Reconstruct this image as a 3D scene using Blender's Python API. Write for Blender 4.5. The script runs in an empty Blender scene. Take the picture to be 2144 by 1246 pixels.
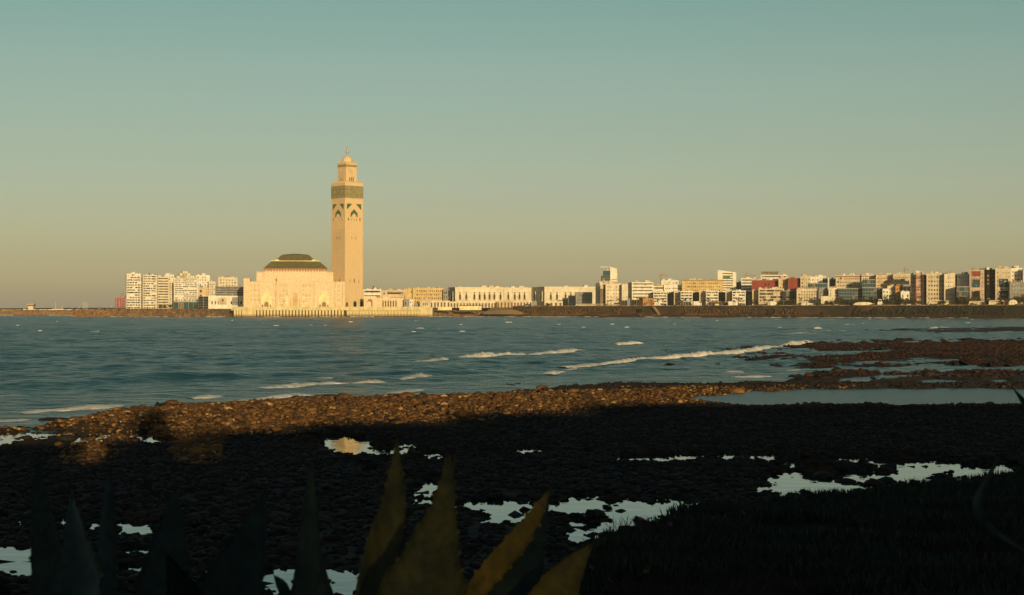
import bpy, math, random
import numpy as np
from mathutils import Vector
C = bpy.context.scene
col = C.collection
R = math.radians
rnd = random.Random(7)
rng = np.random.default_rng(7)

# ---------------------------------------------------------------- camera
FPX = 3600.0; CX = 1072.0; HY = 650.0; EYE = 8.0      # photo scale: focal length in photo pixels, horizon row, eye height
cam_d = bpy.data.cameras.new('camera'); cam = bpy.data.objects.new('camera', cam_d); col.objects.link(cam)
cam_d.sensor_width = 36.0; cam_d.lens = 36.0 * FPX / 2144.0
cam.location = (0, 0, EYE); cam.rotation_euler = (R(90) + math.atan((HY - 623.0) / FPX), 0, 0)
cam_d.clip_start = 0.2; cam_d.clip_end = 60000
cam_d.dof.use_dof = True; cam_d.dof.focus_distance = 900.0; cam_d.dof.aperture_fstop = 9.0
C.camera = cam

# ---------------------------------------------------------------- world, sun
SUN_AZ, SUN_EL = 13.0, 7.0        # degrees to the right of straight behind the camera; height
w = bpy.data.worlds.new('World'); C.world = w; w.use_nodes = True
nt = w.node_tree; nt.nodes.clear(); N = nt.nodes; Lk = nt.links
out = N.new('ShaderNodeOutputWorld'); bg = N.new('ShaderNodeBackground'); bg.inputs['Strength'].default_value = 0.15
sky = N.new('ShaderNodeTexSky'); sky.sky_type = 'NISHITA'; sky.sun_disc = False
sky.sun_elevation = R(SUN_EL); sky.sun_rotation = R(180 - SUN_AZ); sky.altitude = 0; sky.air_density = 1.0; sky.dust_density = 1.2; sky.ozone_density = 2.0
tc = N.new('ShaderNodeTexCoord'); sep = N.new('ShaderNodeSeparateXYZ'); rp = N.new('ShaderNodeValToRGB')
Lk.new(tc.outputs['Generated'], sep.inputs[0]); Lk.new(sep.outputs['Z'], rp.inputs[0])
SKY_RAMP = [(0.0, (1.50, 1.45, 1.85)), (0.010, (1.25, 1.20, 1.42)), (0.0294, (0.99, 0.938, 0.984)), (0.061, (0.89, 0.822, 0.80)), (0.0968, (0.829, 0.771, 0.666)), (0.1377, (0.80, 0.771, 0.617)),
            (0.1753, (0.70, 0.752, 0.566)), (0.35, (0.45, 0.50, 0.42)), (1.0, (0.30, 0.35, 0.34))]
while len(rp.color_ramp.elements) < len(SKY_RAMP): rp.color_ramp.elements.new(0.5)
for e, (p, c) in zip(rp.color_ramp.elements, SKY_RAMP): e.position = p; e.color = (*c, 1)
mx = N.new('ShaderNodeMix'); mx.data_type = 'RGBA'; mx.blend_type = 'MULTIPLY'; mx.inputs[0].default_value = 1
Lk.new(sky.outputs[0], mx.inputs[6]); Lk.new(rp.outputs[0], mx.inputs[7]); Lk.new(mx.outputs[2], bg.inputs[0]); Lk.new(bg.outputs[0], out.inputs[0])
sd = bpy.data.lights.new('sun', 'SUN'); sun = bpy.data.objects.new('sun', sd); col.objects.link(sun)
sd.energy = 4.7; sd.angle = R(0.53); sd.color = (1.0, 0.75, 0.39)
sun.rotation_euler = Vector((math.sin(R(SUN_AZ)) * math.cos(R(SUN_EL)), -math.cos(R(SUN_AZ)) * math.cos(R(SUN_EL)), math.sin(R(SUN_EL)))).to_track_quat('Z', 'Y').to_euler()
sun.location = (40, -150, 60)
vs = C.view_settings; vs.view_transform = 'Standard'; vs.look = 'None'; vs.exposure = 0.0; vs.gamma = 1.0; vs.use_curve_mapping = False
C.render.engine = 'CYCLES'; C.cycles.max_bounces = 5; C.cycles.diffuse_bounces = 2

# ---------------------------------------------------------------- helpers
def WX(px, Y): return (px - CX) / FPX * Y           # world x of a photo column at distance Y
def WZ(py, Y): return EYE + (HY - py) / FPX * Y     # world height of a photo row at distance Y
def GY(py, z=0.0): return (EYE - z) * FPX / (py - HY)   # distance at which a photo row meets height z

def tag(o, label=None, cat=None, group=None, kind=None):
    if label: o['label'] = label
    if cat: o['category'] = cat
    if group: o['group'] = group
    if kind: o['kind'] = kind
    return o
def empty(name, loc=(0, 0, 0), rz=0.0, **k):
    o = bpy.data.objects.new(name, None); col.objects.link(o); o.location = loc; o.rotation_euler = (0, 0, rz)
    o.empty_display_size = 1.0
    return tag(o, **k)
def link(name, me, parent=None, loc=(0, 0, 0), rz=0.0, **k):
    o = bpy.data.objects.new(name, me); col.objects.link(o); o.location = loc; o.rotation_euler = (0, 0, rz)
    if parent: o.parent = parent
    return tag(o, **k)
def copy_tree(o, parent=None):
    c = o.copy(); col.objects.link(c); c.parent = parent
    for ch in list(o.children): copy_tree(ch, c)
    return c
class MB:
    def __init__(s): s.v = []; s.f = []; s.m = []
    def quad(s, a, b, c, d, m=0):
        i = len(s.v); s.v += [a, b, c, d]; s.f.append((i, i + 1, i + 2, i + 3)); s.m.append(m)
    def tri(s, a, b, c, m=0):
        i = len(s.v); s.v += [a, b, c]; s.f.append((i, i + 1, i + 2)); s.m.append(m)
    def box(s, x0, x1, y0, y1, z0, z1, m=0, tx=0.0, ty=0.0):
        i = len(s.v)
        s.v += [(x0, y0, z0), (x1, y0, z0), (x1, y1, z0), (x0, y1, z0), (x0 + tx, y0 + ty, z1), (x1 - tx, y0 + ty, z1), (x1 - tx, y1 - ty, z1), (x0 + tx, y1 - ty, z1)]
        for q in ((0, 3, 2, 1), (4, 5, 6, 7), (0, 1, 5, 4), (1, 2, 6, 5), (2, 3, 7, 6), (3, 0, 4, 7)):
            s.f.append(tuple(i + k for k in q)); s.m.append(m)
        return s
    def prism(s, poly, o, u, n, depth, m=0):
        """poly: list of (a, z) counter-clockwise seen from the outside; extruded from o outward along n"""
        i = len(s.v); k = len(poly)
        for d in (0.0, depth):
            for a, z in poly: s.v.append((o[0] + u[0] * a + n[0] * d, o[1] + u[1] * a + n[1] * d, o[2] + z))
        s.f.append(tuple(i + k + j for j in range(k))); s.m.append(m)
        for j in range(k):
            j2 = (j + 1) % k; s.f.append((i + j, i + j2, i + k + j2, i + k + j)); s.m.append(m)
        return s
    def lathe(s, prof, cx, cy, n=16, m=0):
        i = len(s.v)
        for r, z in prof:
            for k in range(n):
                a = 2 * math.pi * k / n; s.v.append((cx + r * math.cos(a), cy + r * math.sin(a), z))
        for j in range(len(prof) - 1):
            for k in range(n):
                k2 = (k + 1) % n; s.f.append((i + j * n + k, i + j * n + k2, i + (j + 1) * n + k2, i + (j + 1) * n + k)); s.m.append(m)
        return s
    def tube(s, p, q, r, r2=None, n=5, m=0):
        p = Vector(p); q = Vector(q); d = (q - p).normalized(); a = d.orthogonal().normalized(); b = d.cross(a); r2 = r if r2 is None else r2
        i = len(s.v)
        for c, rr in ((p, r), (q, r2)):
            for k in range(n):
                t = 2 * math.pi * k / n; s.v.append(tuple(c + a * math.cos(t) * rr + b * math.sin(t) * rr))
        for k in range(n):
            k2 = (k + 1) % n; s.f.append((i + k, i + k2, i + n + k2, i + n + k)); s.m.append(m)
        s.f.append(tuple(i + n + k for k in range(n))); s.m.append(m)
        return s
    def mesh(s, name, mats, smooth=False):
        me = bpy.data.meshes.new(name); me.from_pydata(s.v, [], s.f)
        for mt in (mats if isinstance(mats, (list, tuple)) else [mats]): me.materials.append(mt)
        me.polygons.foreach_set('material_index', s.m)
        if smooth: me.polygons.foreach_set('use_smooth', [True] * len(s.f))
        me.update(); return me
    def build(s, name, mats, parent=None, smooth=False, loc=(0, 0, 0), **k):
        return link(name, s.mesh(name, mats, smooth), parent, loc, **k)

def np_mesh(name, V, F, mat, smooth=True, attrs=None):
    me = bpy.data.meshes.new(name); nv = len(V); nf, k = F.shape
    me.vertices.add(nv); me.vertices.foreach_set('co', np.ascontiguousarray(V, dtype=np.float32).ravel())
    me.loops.add(nf * k); me.loops.foreach_set('vertex_index', np.ascontiguousarray(F, dtype=np.int32).ravel())
    me.polygons.add(nf); me.polygons.foreach_set('loop_start', np.arange(0, nf * k, k, dtype=np.int32))
    me.polygons.foreach_set('use_smooth', np.full(nf, smooth, dtype=bool))
    me.materials.append(mat); me.update(calc_edges=True)
    for n, a in (attrs or {}).items():
        at = me.attributes.new(n, 'FLOAT', 'POINT'); at.data.foreach_set('value', a.astype(np.float32))
    return me
def _h(ix, iy, seed):
    n = (ix * 374761393 + iy * 668265263 + seed * 974634777) & 0xffffffff
    n = ((n ^ (n >> 13)) * 1274126177) & 0xffffffff
    return ((n ^ (n >> 16)) & 0xffff) / 65535.0
def vnoise(x, y, seed=0):
    x = np.asarray(x, dtype=np.float64); y = np.asarray(y, dtype=np.float64)
    ix = np.floor(x).astype(np.int64); iy = np.floor(y).astype(np.int64); fx = x - ix; fy = y - iy
    fx = fx * fx * (3 - 2 * fx); fy = fy * fy * (3 - 2 * fy)
    a = _h(ix, iy, seed); b = _h(ix + 1, iy, seed); c = _h(ix, iy + 1, seed); d = _h(ix + 1, iy + 1, seed)
    return (a + (b - a) * fx) * (1 - fy) + (c + (d - c) * fx) * fy
def fbm(x, y, sc, seed=0, oct=4):
    s = 0.0; a = 1.0; t = 0.0; f = 1.0 / sc
    for o in range(oct): s = s + a * vnoise(x * f, y * f, seed + o * 17); t += a; a *= 0.5; f *= 2.07
    return s / t

# ---------------------------------------------------------------- materials
def mat(name, c1, c2=None, rough=0.85, scale=0.3, bump=0.0, bscale=2.0, spec=0.3, streak=0.0, metal=0.0, attr=None, trans=0.0):
    """procedural: two tones of the same substance mixed by noise, optional vertical streaks of dirt, fine relief"""
    m = bpy.data.materials.new(name); m.use_nodes = True; t = m.node_tree; n = t.nodes; l = t.links
    b = n['Principled BSDF']; b.inputs['Roughness'].default_value = rough; b.inputs['Specular IOR Level'].default_value = spec; b.inputs['Metallic'].default_value = metal
    c2 = c2 or tuple(x * 0.75 for x in c1)
    tc = n.new('ShaderNodeTexCoord'); no = n.new('ShaderNodeTexNoise'); no.inputs['Scale'].default_value = scale; no.inputs['Detail'].default_value = 6
    l.new(tc.outputs['Object'], no.inputs['Vector'])
    cr = n.new('ShaderNodeValToRGB'); cr.color_ramp.elements[0].position = 0.35; cr.color_ramp.elements[1].position = 0.65
    cr.color_ramp.elements[0].color = (*c2, 1); cr.color_ramp.elements[1].color = (*c1, 1); l.new(no.outputs['Fac'], cr.inputs[0]); src = cr.outputs[0]
    if streak > 0:
        mp = n.new('ShaderNodeMapping'); mp.inputs['Scale'].default_value = (1.2, 1.2, 0.05); l.new(tc.outputs['Object'], mp.inputs[0])
        n2 = n.new('ShaderNodeTexNoise'); n2.inputs['Scale'].default_value = 0.6; n2.inputs['Detail'].default_value = 4; l.new(mp.outputs[0], n2.inputs['Vector'])
        r2 = n.new('ShaderNodeMapRange'); r2.inputs[1].default_value = 0.45; r2.inputs[2].default_value = 0.75; r2.inputs[3].default_value = 1.0; r2.inputs[4].default_value = 1 - streak
        l.new(n2.outputs['Fac'], r2.inputs[0])
        mm = n.new('ShaderNodeMix'); mm.data_type = 'RGBA'; mm.blend_type = 'MULTIPLY'; mm.inputs[0].default_value = 1; l.new(src, mm.inputs[6]); l.new(r2.outputs[0], mm.inputs[7]); src = mm.outputs[2]
    l.new(src, b.inputs['Base Color'])
    if bump > 0:
        n3 = n.new('ShaderNodeTexNoise'); n3.inputs['Scale'].default_value = bscale; n3.inputs['Detail'].default_value = 5; l.new(tc.outputs['Object'], n3.inputs['Vector'])
        bp = n.new('ShaderNodeBump'); bp.inputs['Distance'].default_value = bump; bp.inputs['Strength'].default_value = 1; l.new(n3.outputs['Fac'], bp.inputs['Height']); l.new(bp.outputs[0], b.inputs['Normal'])
    return m
M = {}
def W(name, c, **k): M[name] = mat(name, c, **{**dict(streak=0.18, scale=0.15, bump=0.02), **k})
W('white_plaster', (0.74, 0.70, 0.60)); W('cream_plaster', (0.68, 0.60, 0.45)); W('beige_plaster', (0.56, 0.48, 0.34)); W('ochre_plaster', (0.58, 0.43, 0.20))
W('tan_plaster', (0.60, 0.47, 0.30)); W('pink_plaster', (0.50, 0.38, 0.29)); W('red_plaster', (0.25, 0.055, 0.036)); W('grey_plaster', (0.26, 0.26, 0.24)); W('orange_plaster', (0.50, 0.25, 0.09))
W('brown_stone', (0.30, 0.19, 0.10)); W('marble', (0.70, 0.56, 0.385), c2=(0.55, 0.42, 0.27), scale=0.45, streak=0.12); W('marble_minaret', (0.66, 0.50, 0.29), c2=(0.48, 0.34, 0.18), scale=0.9, streak=0.08)
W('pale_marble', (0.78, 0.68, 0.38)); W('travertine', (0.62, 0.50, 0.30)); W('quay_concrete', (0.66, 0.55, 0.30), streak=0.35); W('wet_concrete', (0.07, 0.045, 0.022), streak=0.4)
W('green_tile', (0.18, 0.165, 0.065), rough=0.6, bump=0.15, bscale=1.2, streak=0.2); W('green_zellige', (0.055, 0.125, 0.045), streak=0.0, rough=0.5)
W('zellige_band', (0.27, 0.22, 0.105), c2=(0.15, 0.145, 0.07), scale=0.35, streak=0); W('zellige_ring', (0.36, 0.34, 0.18), streak=0)
W('red_steel', (0.42, 0.09, 0.07), streak=0); W('dark_void', (0.035, 0.028, 0.022), streak=0); W('wood', (0.16, 0.09, 0.04), streak=0); W('cedar', (0.42, 0.22, 0.11), streak=0)
M['glass_dark'] = mat('glass_dark', (0.045, 0.042, 0.038), rough=0.6, spec=0.06, scale=0.4)
M['glass_teal'] = mat('glass_teal', (0.035, 0.075, 0.085), (0.02, 0.048, 0.055), rough=0.6, spec=0.08, scale=0.25)  # teal serves real glass and also facades with shade painted in
M['curtain'] = mat('curtain', (0.20, 0.15, 0.09), (0.08, 0.06, 0.04), rough=0.7, scale=0.35)
M['black_glass'] = mat('black_glass', (0.012, 0.015, 0.017), rough=0.6, spec=0.08)
M['brass'] = mat('brass', (0.75, 0.50, 0.18), rough=0.4, metal=0.6)
M['foliage'] = mat('foliage', (0.045, 0.055, 0.015), (0.02, 0.028, 0.009), scale=0.5); M['foliage_dry'] = mat('foliage_dry', (0.10, 0.07, 0.02), (0.05, 0.035, 0.012), scale=0.5)
M['bark'] = mat('bark', (0.10, 0.07, 0.045), scale=2)
M['palm'] = mat('palm', (0.06, 0.06, 0.02), (0.03, 0.033, 0.012), scale=1)
M['asphalt'] = mat('asphalt', (0.06, 0.055, 0.05), scale=0.3)

# algae and rust line of the quay: a stain that belongs to the concrete, low above the water
def waterline(m, z0, z1, c):
    t = m.node_tree; n = t.nodes; l = t.links; b = n['Principled BSDF']; src = b.inputs['Base Color'].links[0].from_socket
    tc = n.new('ShaderNodeTexCoord'); sp_ = n.new('ShaderNodeSeparateXYZ'); l.new(tc.outputs['Object'], sp_.inputs[0]); no = n.new('ShaderNodeTexNoise'); no.inputs['Scale'].default_value = .7; no.inputs['Detail'].default_value = 4; l.new(tc.outputs['Object'], no.inputs[0])
    ad = n.new('ShaderNodeMath'); ad.operation = 'MULTIPLY_ADD'; ad.inputs[1].default_value = -3.0; l.new(no.outputs[0], ad.inputs[0]); l.new(sp_.outputs['Z'], ad.inputs[2])
    mr = n.new('ShaderNodeMapRange'); mr.inputs[1].default_value = z0 - 1.5; mr.inputs[2].default_value = z1 - 1.5; l.new(ad.outputs[0], mr.inputs[0])
    mx2 = n.new('ShaderNodeMix'); mx2.data_type = 'RGBA'; mx2.inputs[6].default_value = (*c, 1); l.new(mr.outputs[0], mx2.inputs[0]); l.new(src, mx2.inputs[7]); l.new(mx2.outputs[2], b.inputs['Base Color'])
waterline(M['quay_concrete'], .6, 4.2, (.16, .085, .03))
# ---------------------------------------------------------------- city ground and coast
WALL_A = (4.8, 2150.0)
def wallY(px):                      # the sea wall runs obliquely towards us on the right
    s = (px - CX) / FPX; return (WALL_A[1] + 0.913 * WALL_A[0]) / (1 + 0.913 * s)
def strip(name, rows, mats, kind='structure', parent=None, jitter=0.0, mi=None, **k):
    """rows: list of polylines of equal length from the sea inland"""
    m = MB(); n = len(rows[0])
    for j in range(len(rows) - 1):
        for i in range(n - 1):
            m.quad(rows[j][i], rows[j][i + 1], rows[j + 1][i + 1], rows[j + 1][i], (mi[j] if mi else 0))
    return m.build(name, mats, parent, kind=kind, **k)
M['earth'] = mat('earth', (0.30, 0.20, 0.09), (0.17, 0.11, 0.05), scale=0.12, bump=0.3, bscale=0.5, rough=0.95)
M['rubble'] = mat('rubble', (0.34, 0.20, 0.09), (0.13, 0.075, 0.035), scale=0.22, bump=0.8, bscale=0.6, rough=0.95)
M['sea_wall'] = mat('sea_wall', (0.075, 0.045, 0.02), (0.025, 0.02, 0.012), scale=0.04, bump=0.5, bscale=0.5, rough=0.95)
M['weed_shelf'] = mat('weed_shelf', (0.10, 0.042, 0.018), (0.03, 0.018, 0.01), scale=0.12, bump=0.6, bscale=0.4, rough=0.95)
M['sand'] = mat('sand', (0.46, 0.30, 0.13), (0.34, 0.21, 0.09), scale=0.05, bump=0.1, rough=0.95)
M['pavement'] = mat('pavement', (0.40, 0.34, 0.25), scale=0.2)
def jit(x, y, a, s): return (float(vnoise(x / s, y / s, 5)) - 0.5) * 2 * a
# coast profile: (px, waterline y row -> distance, top height, slope run)
def coast_rows(pts, top_fn, run_fn, n, toe=None):
    rows = [[], [], [], [], []]
    for i in range(n):
        t = i / (n - 1); px = pts[0][0] + (pts[-1][0] - pts[0][0]) * t
        Y = float(np.interp(px, [p[0] for p in pts], [p[1] for p in pts])); zt = top_fn(px); run = run_fn(px)
        for k, fr in enumerate((-0.15, 0.2, 0.55, 0.85, 1.0)):
            y = Y + run * fr + jit(px * 3, fr * 40, 0.06 * run, 9); z = zt * max(fr, -0.1) + (jit(px * 5, fr * 30, 0.5, 7) if 0 < fr < 1 else 0) - (1 if fr < 0 else 0)
            rows[k].append((WX(px, y), y, z))
    return rows
rowsL = coast_rows([(150, 2090), (230, 2060), (486, 2057)], lambda p: 9.6 if p > 215 else 9.6 - (215 - p) * 0.02, lambda p: 60, 90)
strip('shore_slope', rowsL, [M['rubble']])
rowsC = coast_rows([(880, 2075), (905, 2180), (960, 2230), (1040, 2260), (1100, 2245)], lambda p: 11.8, lambda p: 150, 60)
strip('beach', rowsC, [M['rubble'], M['sand'], M['earth']], mi=[0, 0, 1, 1])
sp = []
for i in range(30):
    t = i / 29; px = 1010 + 110 * t; sp.append(px)
strip('sand_ramp', [[(WX(p, 2160), 2160, 3.2) for p in sp], [(WX(p + 8, 2182), 2182, 7.0 + 4.5 * (k / 29.0)) for k, p in enumerate(sp)], [(WX(p + 20, 2240), 2240, 11.9) for p in sp]], [M['sand']])
# right-hand wall: weed shelf, wall, promenade
ps = [1050 + (2500 - 1050) * i / 150 for i in range(151)]
def nrm(px): return (0.674, 0.739)
def off(px, d, z):
    Y = wallY(px); return (WX(px, Y) + 0.674 * d, Y + 0.739 * d, z)
strip('rock_shelf', [[off(p, -8 + jit(p * 4, 1, 7, 11), -0.6) for p in ps], [off(p, 3 + jit(p * 4, 3, 2, 8), 1.2) for p in ps], [off(p, 15, 2.5 + jit(p * 4, 9, 0.5, 6)) for p in ps], [off(p, 21, 3.6) for p in ps]], [M['weed_shelf']])
sw = empty('sea_wall', off(1072, 18, 2.0)); ox, oy, oz = sw.location
def rel(p): return (p[0] - ox, p[1] - oy, p[2] - oz)
tag(sw, 'long dark sea wall along the shore below the promenade on the right', 'sea wall')
def wall_part(name, lst, mt):
    strip(name, [[rel(off(p, 19.0, 1.0)) for p in lst], [rel(off(p, 20.3 + jit(p * 6, 2, 0.3, 4), 7.0)) for p in lst], [rel(off(p, 21.4, 13.2)) for p in lst]], [mt], kind=None, parent=sw)
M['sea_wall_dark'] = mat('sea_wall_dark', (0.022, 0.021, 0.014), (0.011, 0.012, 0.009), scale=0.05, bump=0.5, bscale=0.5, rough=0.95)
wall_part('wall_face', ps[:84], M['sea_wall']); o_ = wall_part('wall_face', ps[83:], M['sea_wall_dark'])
M['coping'] = mat('coping', (0.42, 0.32, 0.18), (0.10, 0.07, 0.04), scale=0.12)
strip('coping', [[rel(off(p, 21.0, 13.1)) for p in ps], [rel(off(p, 21.0, 13.8)) for p in ps], [rel(off(p, 21.7, 13.8)) for p in ps], [rel(off(p, 21.7, 13.3)) for p in ps]], [M['coping']], kind=None, parent=sw)
for a, b, z0, z1 in ((1315, 1322, 5.5, 9.5), (1308, 1313, 1.5, 4.0), (1700, 1703, 3, 6)):
    q = MB(); P0, P1, P2_, P3_ = [rel(off(p, d, 0)) for p, d in ((a, 17.5), (b, 17.5), (b, 21), (a, 21))]; k_ = len(q.v)
    q.v += [(p[0], p[1], z - oz) for z in (z0, z1) for p in (P0, P1, P2_, P3_)]
    for f in ((0, 1, 5, 4), (1, 2, 6, 5), (3, 0, 4, 7), (4, 5, 6, 7)): q.f.append(f); q.m.append(0)
    q.build('outfall', M['black_glass'], sw)
q = MB()
for k_ in range(10):
    a = 1348 + k_ * 1.4; P0, P1 = rel(off(a, 16.5, 0)), rel(off(a + 1.4, 16.5, 0)); P3_ = rel(off(a, 20.8, 0)); P2_ = rel(off(a + 1.4, 20.8, 0)); z1 = 12.5 - k_ * 1.0
    n_ = len(q.v); q.v += [(p[0], p[1], z - oz) for z in (z1 - 1.6, z1) for p in (P0, P1, P2_, P3_)]
    for f in ((0, 1, 5, 4), (1, 2, 6, 5), (3, 0, 4, 7), (4, 5, 6, 7)): q.f.append(tuple(n_ + t_ for t_ in f)); q.m.append(0)
q.build('stairs', M['earth'], sw)
# big ground sheet of the city
g = []
for p in (-1500, 150, 230, 486): g.append((WX(p, 2117), 2117, 9.6))
for p in (486.5, 880): g.append((WX(p, 2061), 2061, 11.35))
for p in (905, 960, 1040, 1100): g.append((WX(p, 2380), 2380, 11.8))
for p in (1120, 1400, 1700, 2000, 2300, 2500): g.append(off(p, 21.5, 13.3))
g[0] = (WX(150, 2117) - 1, 2117.5, 9.6)
front = g; back = [(a * 12 if abs(a) > 1 else 0, 26000, 14) for a, b, c in g]
xs = np.linspace(-12000, 14000, len(g)); back = [(float(x), 26000, 14) for x in xs]
mid = [(a + (0.2 if i < 4 else 0), max(b + 500, 2600), 12.5 if i < 10 else 13.3) for i, (a, b, c) in enumerate(g)]
strip('ground', [front, mid, back], [M['pavement']])

# ---------------------------------------------------------------- building kit
def facade(mw, mp, o, u, n, Wd, H, ops, dep=0.45, wm=0):
    """wall face with real recessed openings ops = [(u0,u1,z0,z1,pane_mat)]; mw wall mesh, mp pane mesh"""
    us = sorted({0.0, Wd, *[x for q in ops for x in q[:2]]}); zs = sorted({0.0, H, *[x for q in ops for x in q[2:4]]})
    def P(a, z, d=0.0): return (o[0] + u[0] * a - n[0] * d, o[1] + u[1] * a - n[1] * d, o[2] + z)
    ui = {x: i for i, x in enumerate(us)}; zi = {x: i for i, x in enumerate(zs)}
    full = np.zeros((len(us) - 1, len(zs) - 1), bool)
    for q in ops:
        full[ui[q[0]]:ui[q[1]], zi[q[2]]:zi[q[3]]] = True
        a0, a1, z0, z1 = q[:4]
        mw.quad(P(a0, z0), P(a0, z0, dep), P(a0, z1, dep), P(a0, z1), wm); mw.quad(P(a1, z0, dep), P(a1, z0), P(a1, z1), P(a1, z1, dep), wm)
        mw.quad(P(a0, z1), P(a0, z1, dep), P(a1, z1, dep), P(a1, z1), wm); mw.quad(P(a0, z0, dep), P(a0, z0), P(a1, z0), P(a1, z0, dep), wm)
        mp.quad(P(a0, z0, dep - 0.02), P(a1, z0, dep - 0.02), P(a1, z1, dep - 0.02), P(a0, z1, dep - 0.02), q[4])
    for j in range(len(zs) - 1):           # merge horizontal runs of solid cells
        i = 0
        while i < len(us) - 1:
            if full[i, j]: i += 1; continue
            k = i
            while k < len(us) - 1 and not full[k, j]: k += 1
            mw.quad(P(us[i], zs[j]), P(us[k], zs[j]), P(us[k], zs[j + 1]), P(us[i], zs[j + 1]), wm); i = k
def grid_ops(Wd, H, nx, nz, wf=0.45, hf=0.45, z0=0.0, ztop=1.0, r=rnd, skip=0.0, mx=0.06):
    ops = []; cw = Wd * (1 - 2 * mx) / nx; chh = (H - z0 - ztop) / nz
    for i in range(nx):
        wi = cw * wf * (0.8 + 0.4 * r.random()); c = Wd * mx + cw * (i + 0.5)
        for j in range(nz):
            if r.random() < skip: continue
            b = z0 + chh * (j + 0.28); ops.append((c - wi / 2, c + wi / 2, b, b + chh * hf, 0 if r.random() < 0.72 else 1))
    return ops
PANES = lambda g='glass_dark': [M[g], M['curtain']]
def block(name, label, cat, x0, xm, x1, th, ytop, Y, zb, wall, style='grid', nx=6, nz=5, sx=None, group=None, roof=None, glass='glass_dark', D=None, wf=0.45, hf=0.45, skip=0.05, parapet=0.8, roofmat=None, clutter=True, side_style=None, band=None):
    """building whose corner stands at distance Y; th>0 turns the front to the left (right side seen), th<0 to the right (left side seen).
    x0,xm,x1 are where its two seen faces begin, meet and end in the photograph (xm == x1 or x0 when only the front is seen)"""
    va = -math.atan(((x0 + x1) / 2 - CX) / FPX)          # the fronts look across the bay towards this shore
    t = R(th); H = WZ(ytop, Y) - zb; c, s = math.cos(t), math.sin(t)
    if th == 0: xm = x1
    if th >= 0:
        fw, sw_ = xm - x0, x1 - xm
        Wd = fw / FPX * Y / c; Dp = D or (sw_ / FPX * Y / max(s, 0.05) if sw_ > 0 else 22.0); Dp = min(Dp, 200)
        root = empty(name, (WX(x0, Y), Y, zb), -t + va)
    else:
        fw, sw_ = x1 - xm, xm - x0
        Wd = fw / FPX * Y / c; Dp = D or (sw_ / FPX * Y / max(-s, 0.05) if sw_ > 0 else 22.0); Dp = min(Dp, 200)
        root = empty(name, (WX(xm, Y), Y, zb), -t + va)
    tag(root, label, cat, group)
    mw = MB(); mp = MB(); f_ops = []; s_ops = []; bal = []; fh = H / max(nz, 1)
    snx = sx if sx is not None else max(1, int(Dp / 6))
    if style in ('grid', 'sparse'): f_ops = grid_ops(Wd, H, nx, nz, wf, hf, z0=fh * 0.15, skip=skip)
    elif style == 'band':
        f_ops = [(Wd * 0.04, Wd * 0.96, fh * (j + 0.42), fh * (j + 0.80), 0) for j in range(nz)]
    elif style == 'balcony':
        for j in range(nz):
            k = rnd.randint(2, max(2, nx)); edges = sorted([0.03, 0.97] + [0.05 + 0.9 * (i + rnd.uniform(-.2, .2)) / k for i in range(1, k)])
            for a, b in zip(edges[:-1], edges[1:]):
                if b - a > 0.05 and rnd.random() < 0.88: f_ops.append((Wd * (a + 0.012), Wd * (b - 0.025), fh * (j + 0.30), fh * (j + 0.86), 0 if rnd.random() < 0.6 else 1))
            bal.append(fh * j)
    elif style == 'glass':
        for i in range(nx):
            for j in range(nz): f_ops.append((Wd * (i + 0.04) / nx, Wd * (i + 0.96) / nx, fh * (j + 0.05), fh * (j + 0.93), 0 if rnd.random() < 0.9 else 1))
    ss = side_style or ('glass' if style == 'glass' else 'grid')
    if ss == 'glass':
        for i in range(snx):
            for j in range(nz): s_ops.append((Dp * (i + 0.04) / snx, Dp * (i + 0.96) / snx, fh * (j + 0.05), fh * (j + 0.93), 0))
    elif ss == 'grid' and nz > 0 and snx > 0: s_ops = grid_ops(Dp, H, snx, nz, 0.35, 0.42, z0=fh * 0.15, skip=0.2)
    dep = 0.15 if style == 'glass' else (1.3 if style == 'balcony' else 0.5)
    facade(mw, mp, (0, 0, 0), (1, 0), (0, -1), Wd, H, f_ops, dep)
    facade(mw, mp, (Wd, 0, 0), (0, 1), (1, 0), Dp, H, s_ops if th > 0 else [], 0.3)
    facade(mw, mp, (0, Dp, 0), (0, -1), (-1, 0), Dp, H, s_ops if th < 0 else [], 0.3)
    mw.quad((0, Dp, 0), (0, Dp, H), (Wd, Dp, H), (Wd, Dp, 0)); mw.quad((0, 0, H - 0.01), (Wd, 0, H - 0.01), (Wd, Dp, H - 0.01), (0, Dp, H - 0.01))
    if parapet > 0:
        p = parapet
        mw.box(0.0, Wd, 0.003, 0.35, H, H + p); mw.box(0.003, 0.35, 0.36, Dp, H, H + p); mw.box(Wd - 0.35, Wd - 0.003, 0.36, Dp, H, H + p)
    mw.build('wall', M[wall], root)
    if mp.f: mp.build('window', PANES(glass), root, kind='stuff')
    if bal:
        b = MB(); b.box(0.2, Wd - 0.2, -1.3, -0.002, 0, 0.18); b.box(0.2, Wd - 0.2, -1.3, -1.18, 0.18, 1.15); b.box(0.2, 0.32, -1.17, -0.002, 0.18, 1.15); b.box(Wd - 0.32, Wd - 0.2, -1.17, -0.002, 0.18, 1.15)
        me = b.mesh('balcony', M[wall])
        for z in bal[1:]: link('balcony', me, root, (0, 0, z))
        nd = rnd.randint(1, 3)
        for k in range(nd):
            q = MB(); xx = Wd * (k + rnd.uniform(.3, .7)) / nd; q.box(xx - 0.15, xx + 0.15, -1.28, -0.003, 0.0, H); q.build('party_wall', M[wall], root)
    if band:
        q = MB(); q.box(-0.3, Wd + 0.3, -0.5, -0.003, H - 1.2, H - 0.2); q.build('cornice', M[band], root)
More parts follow.
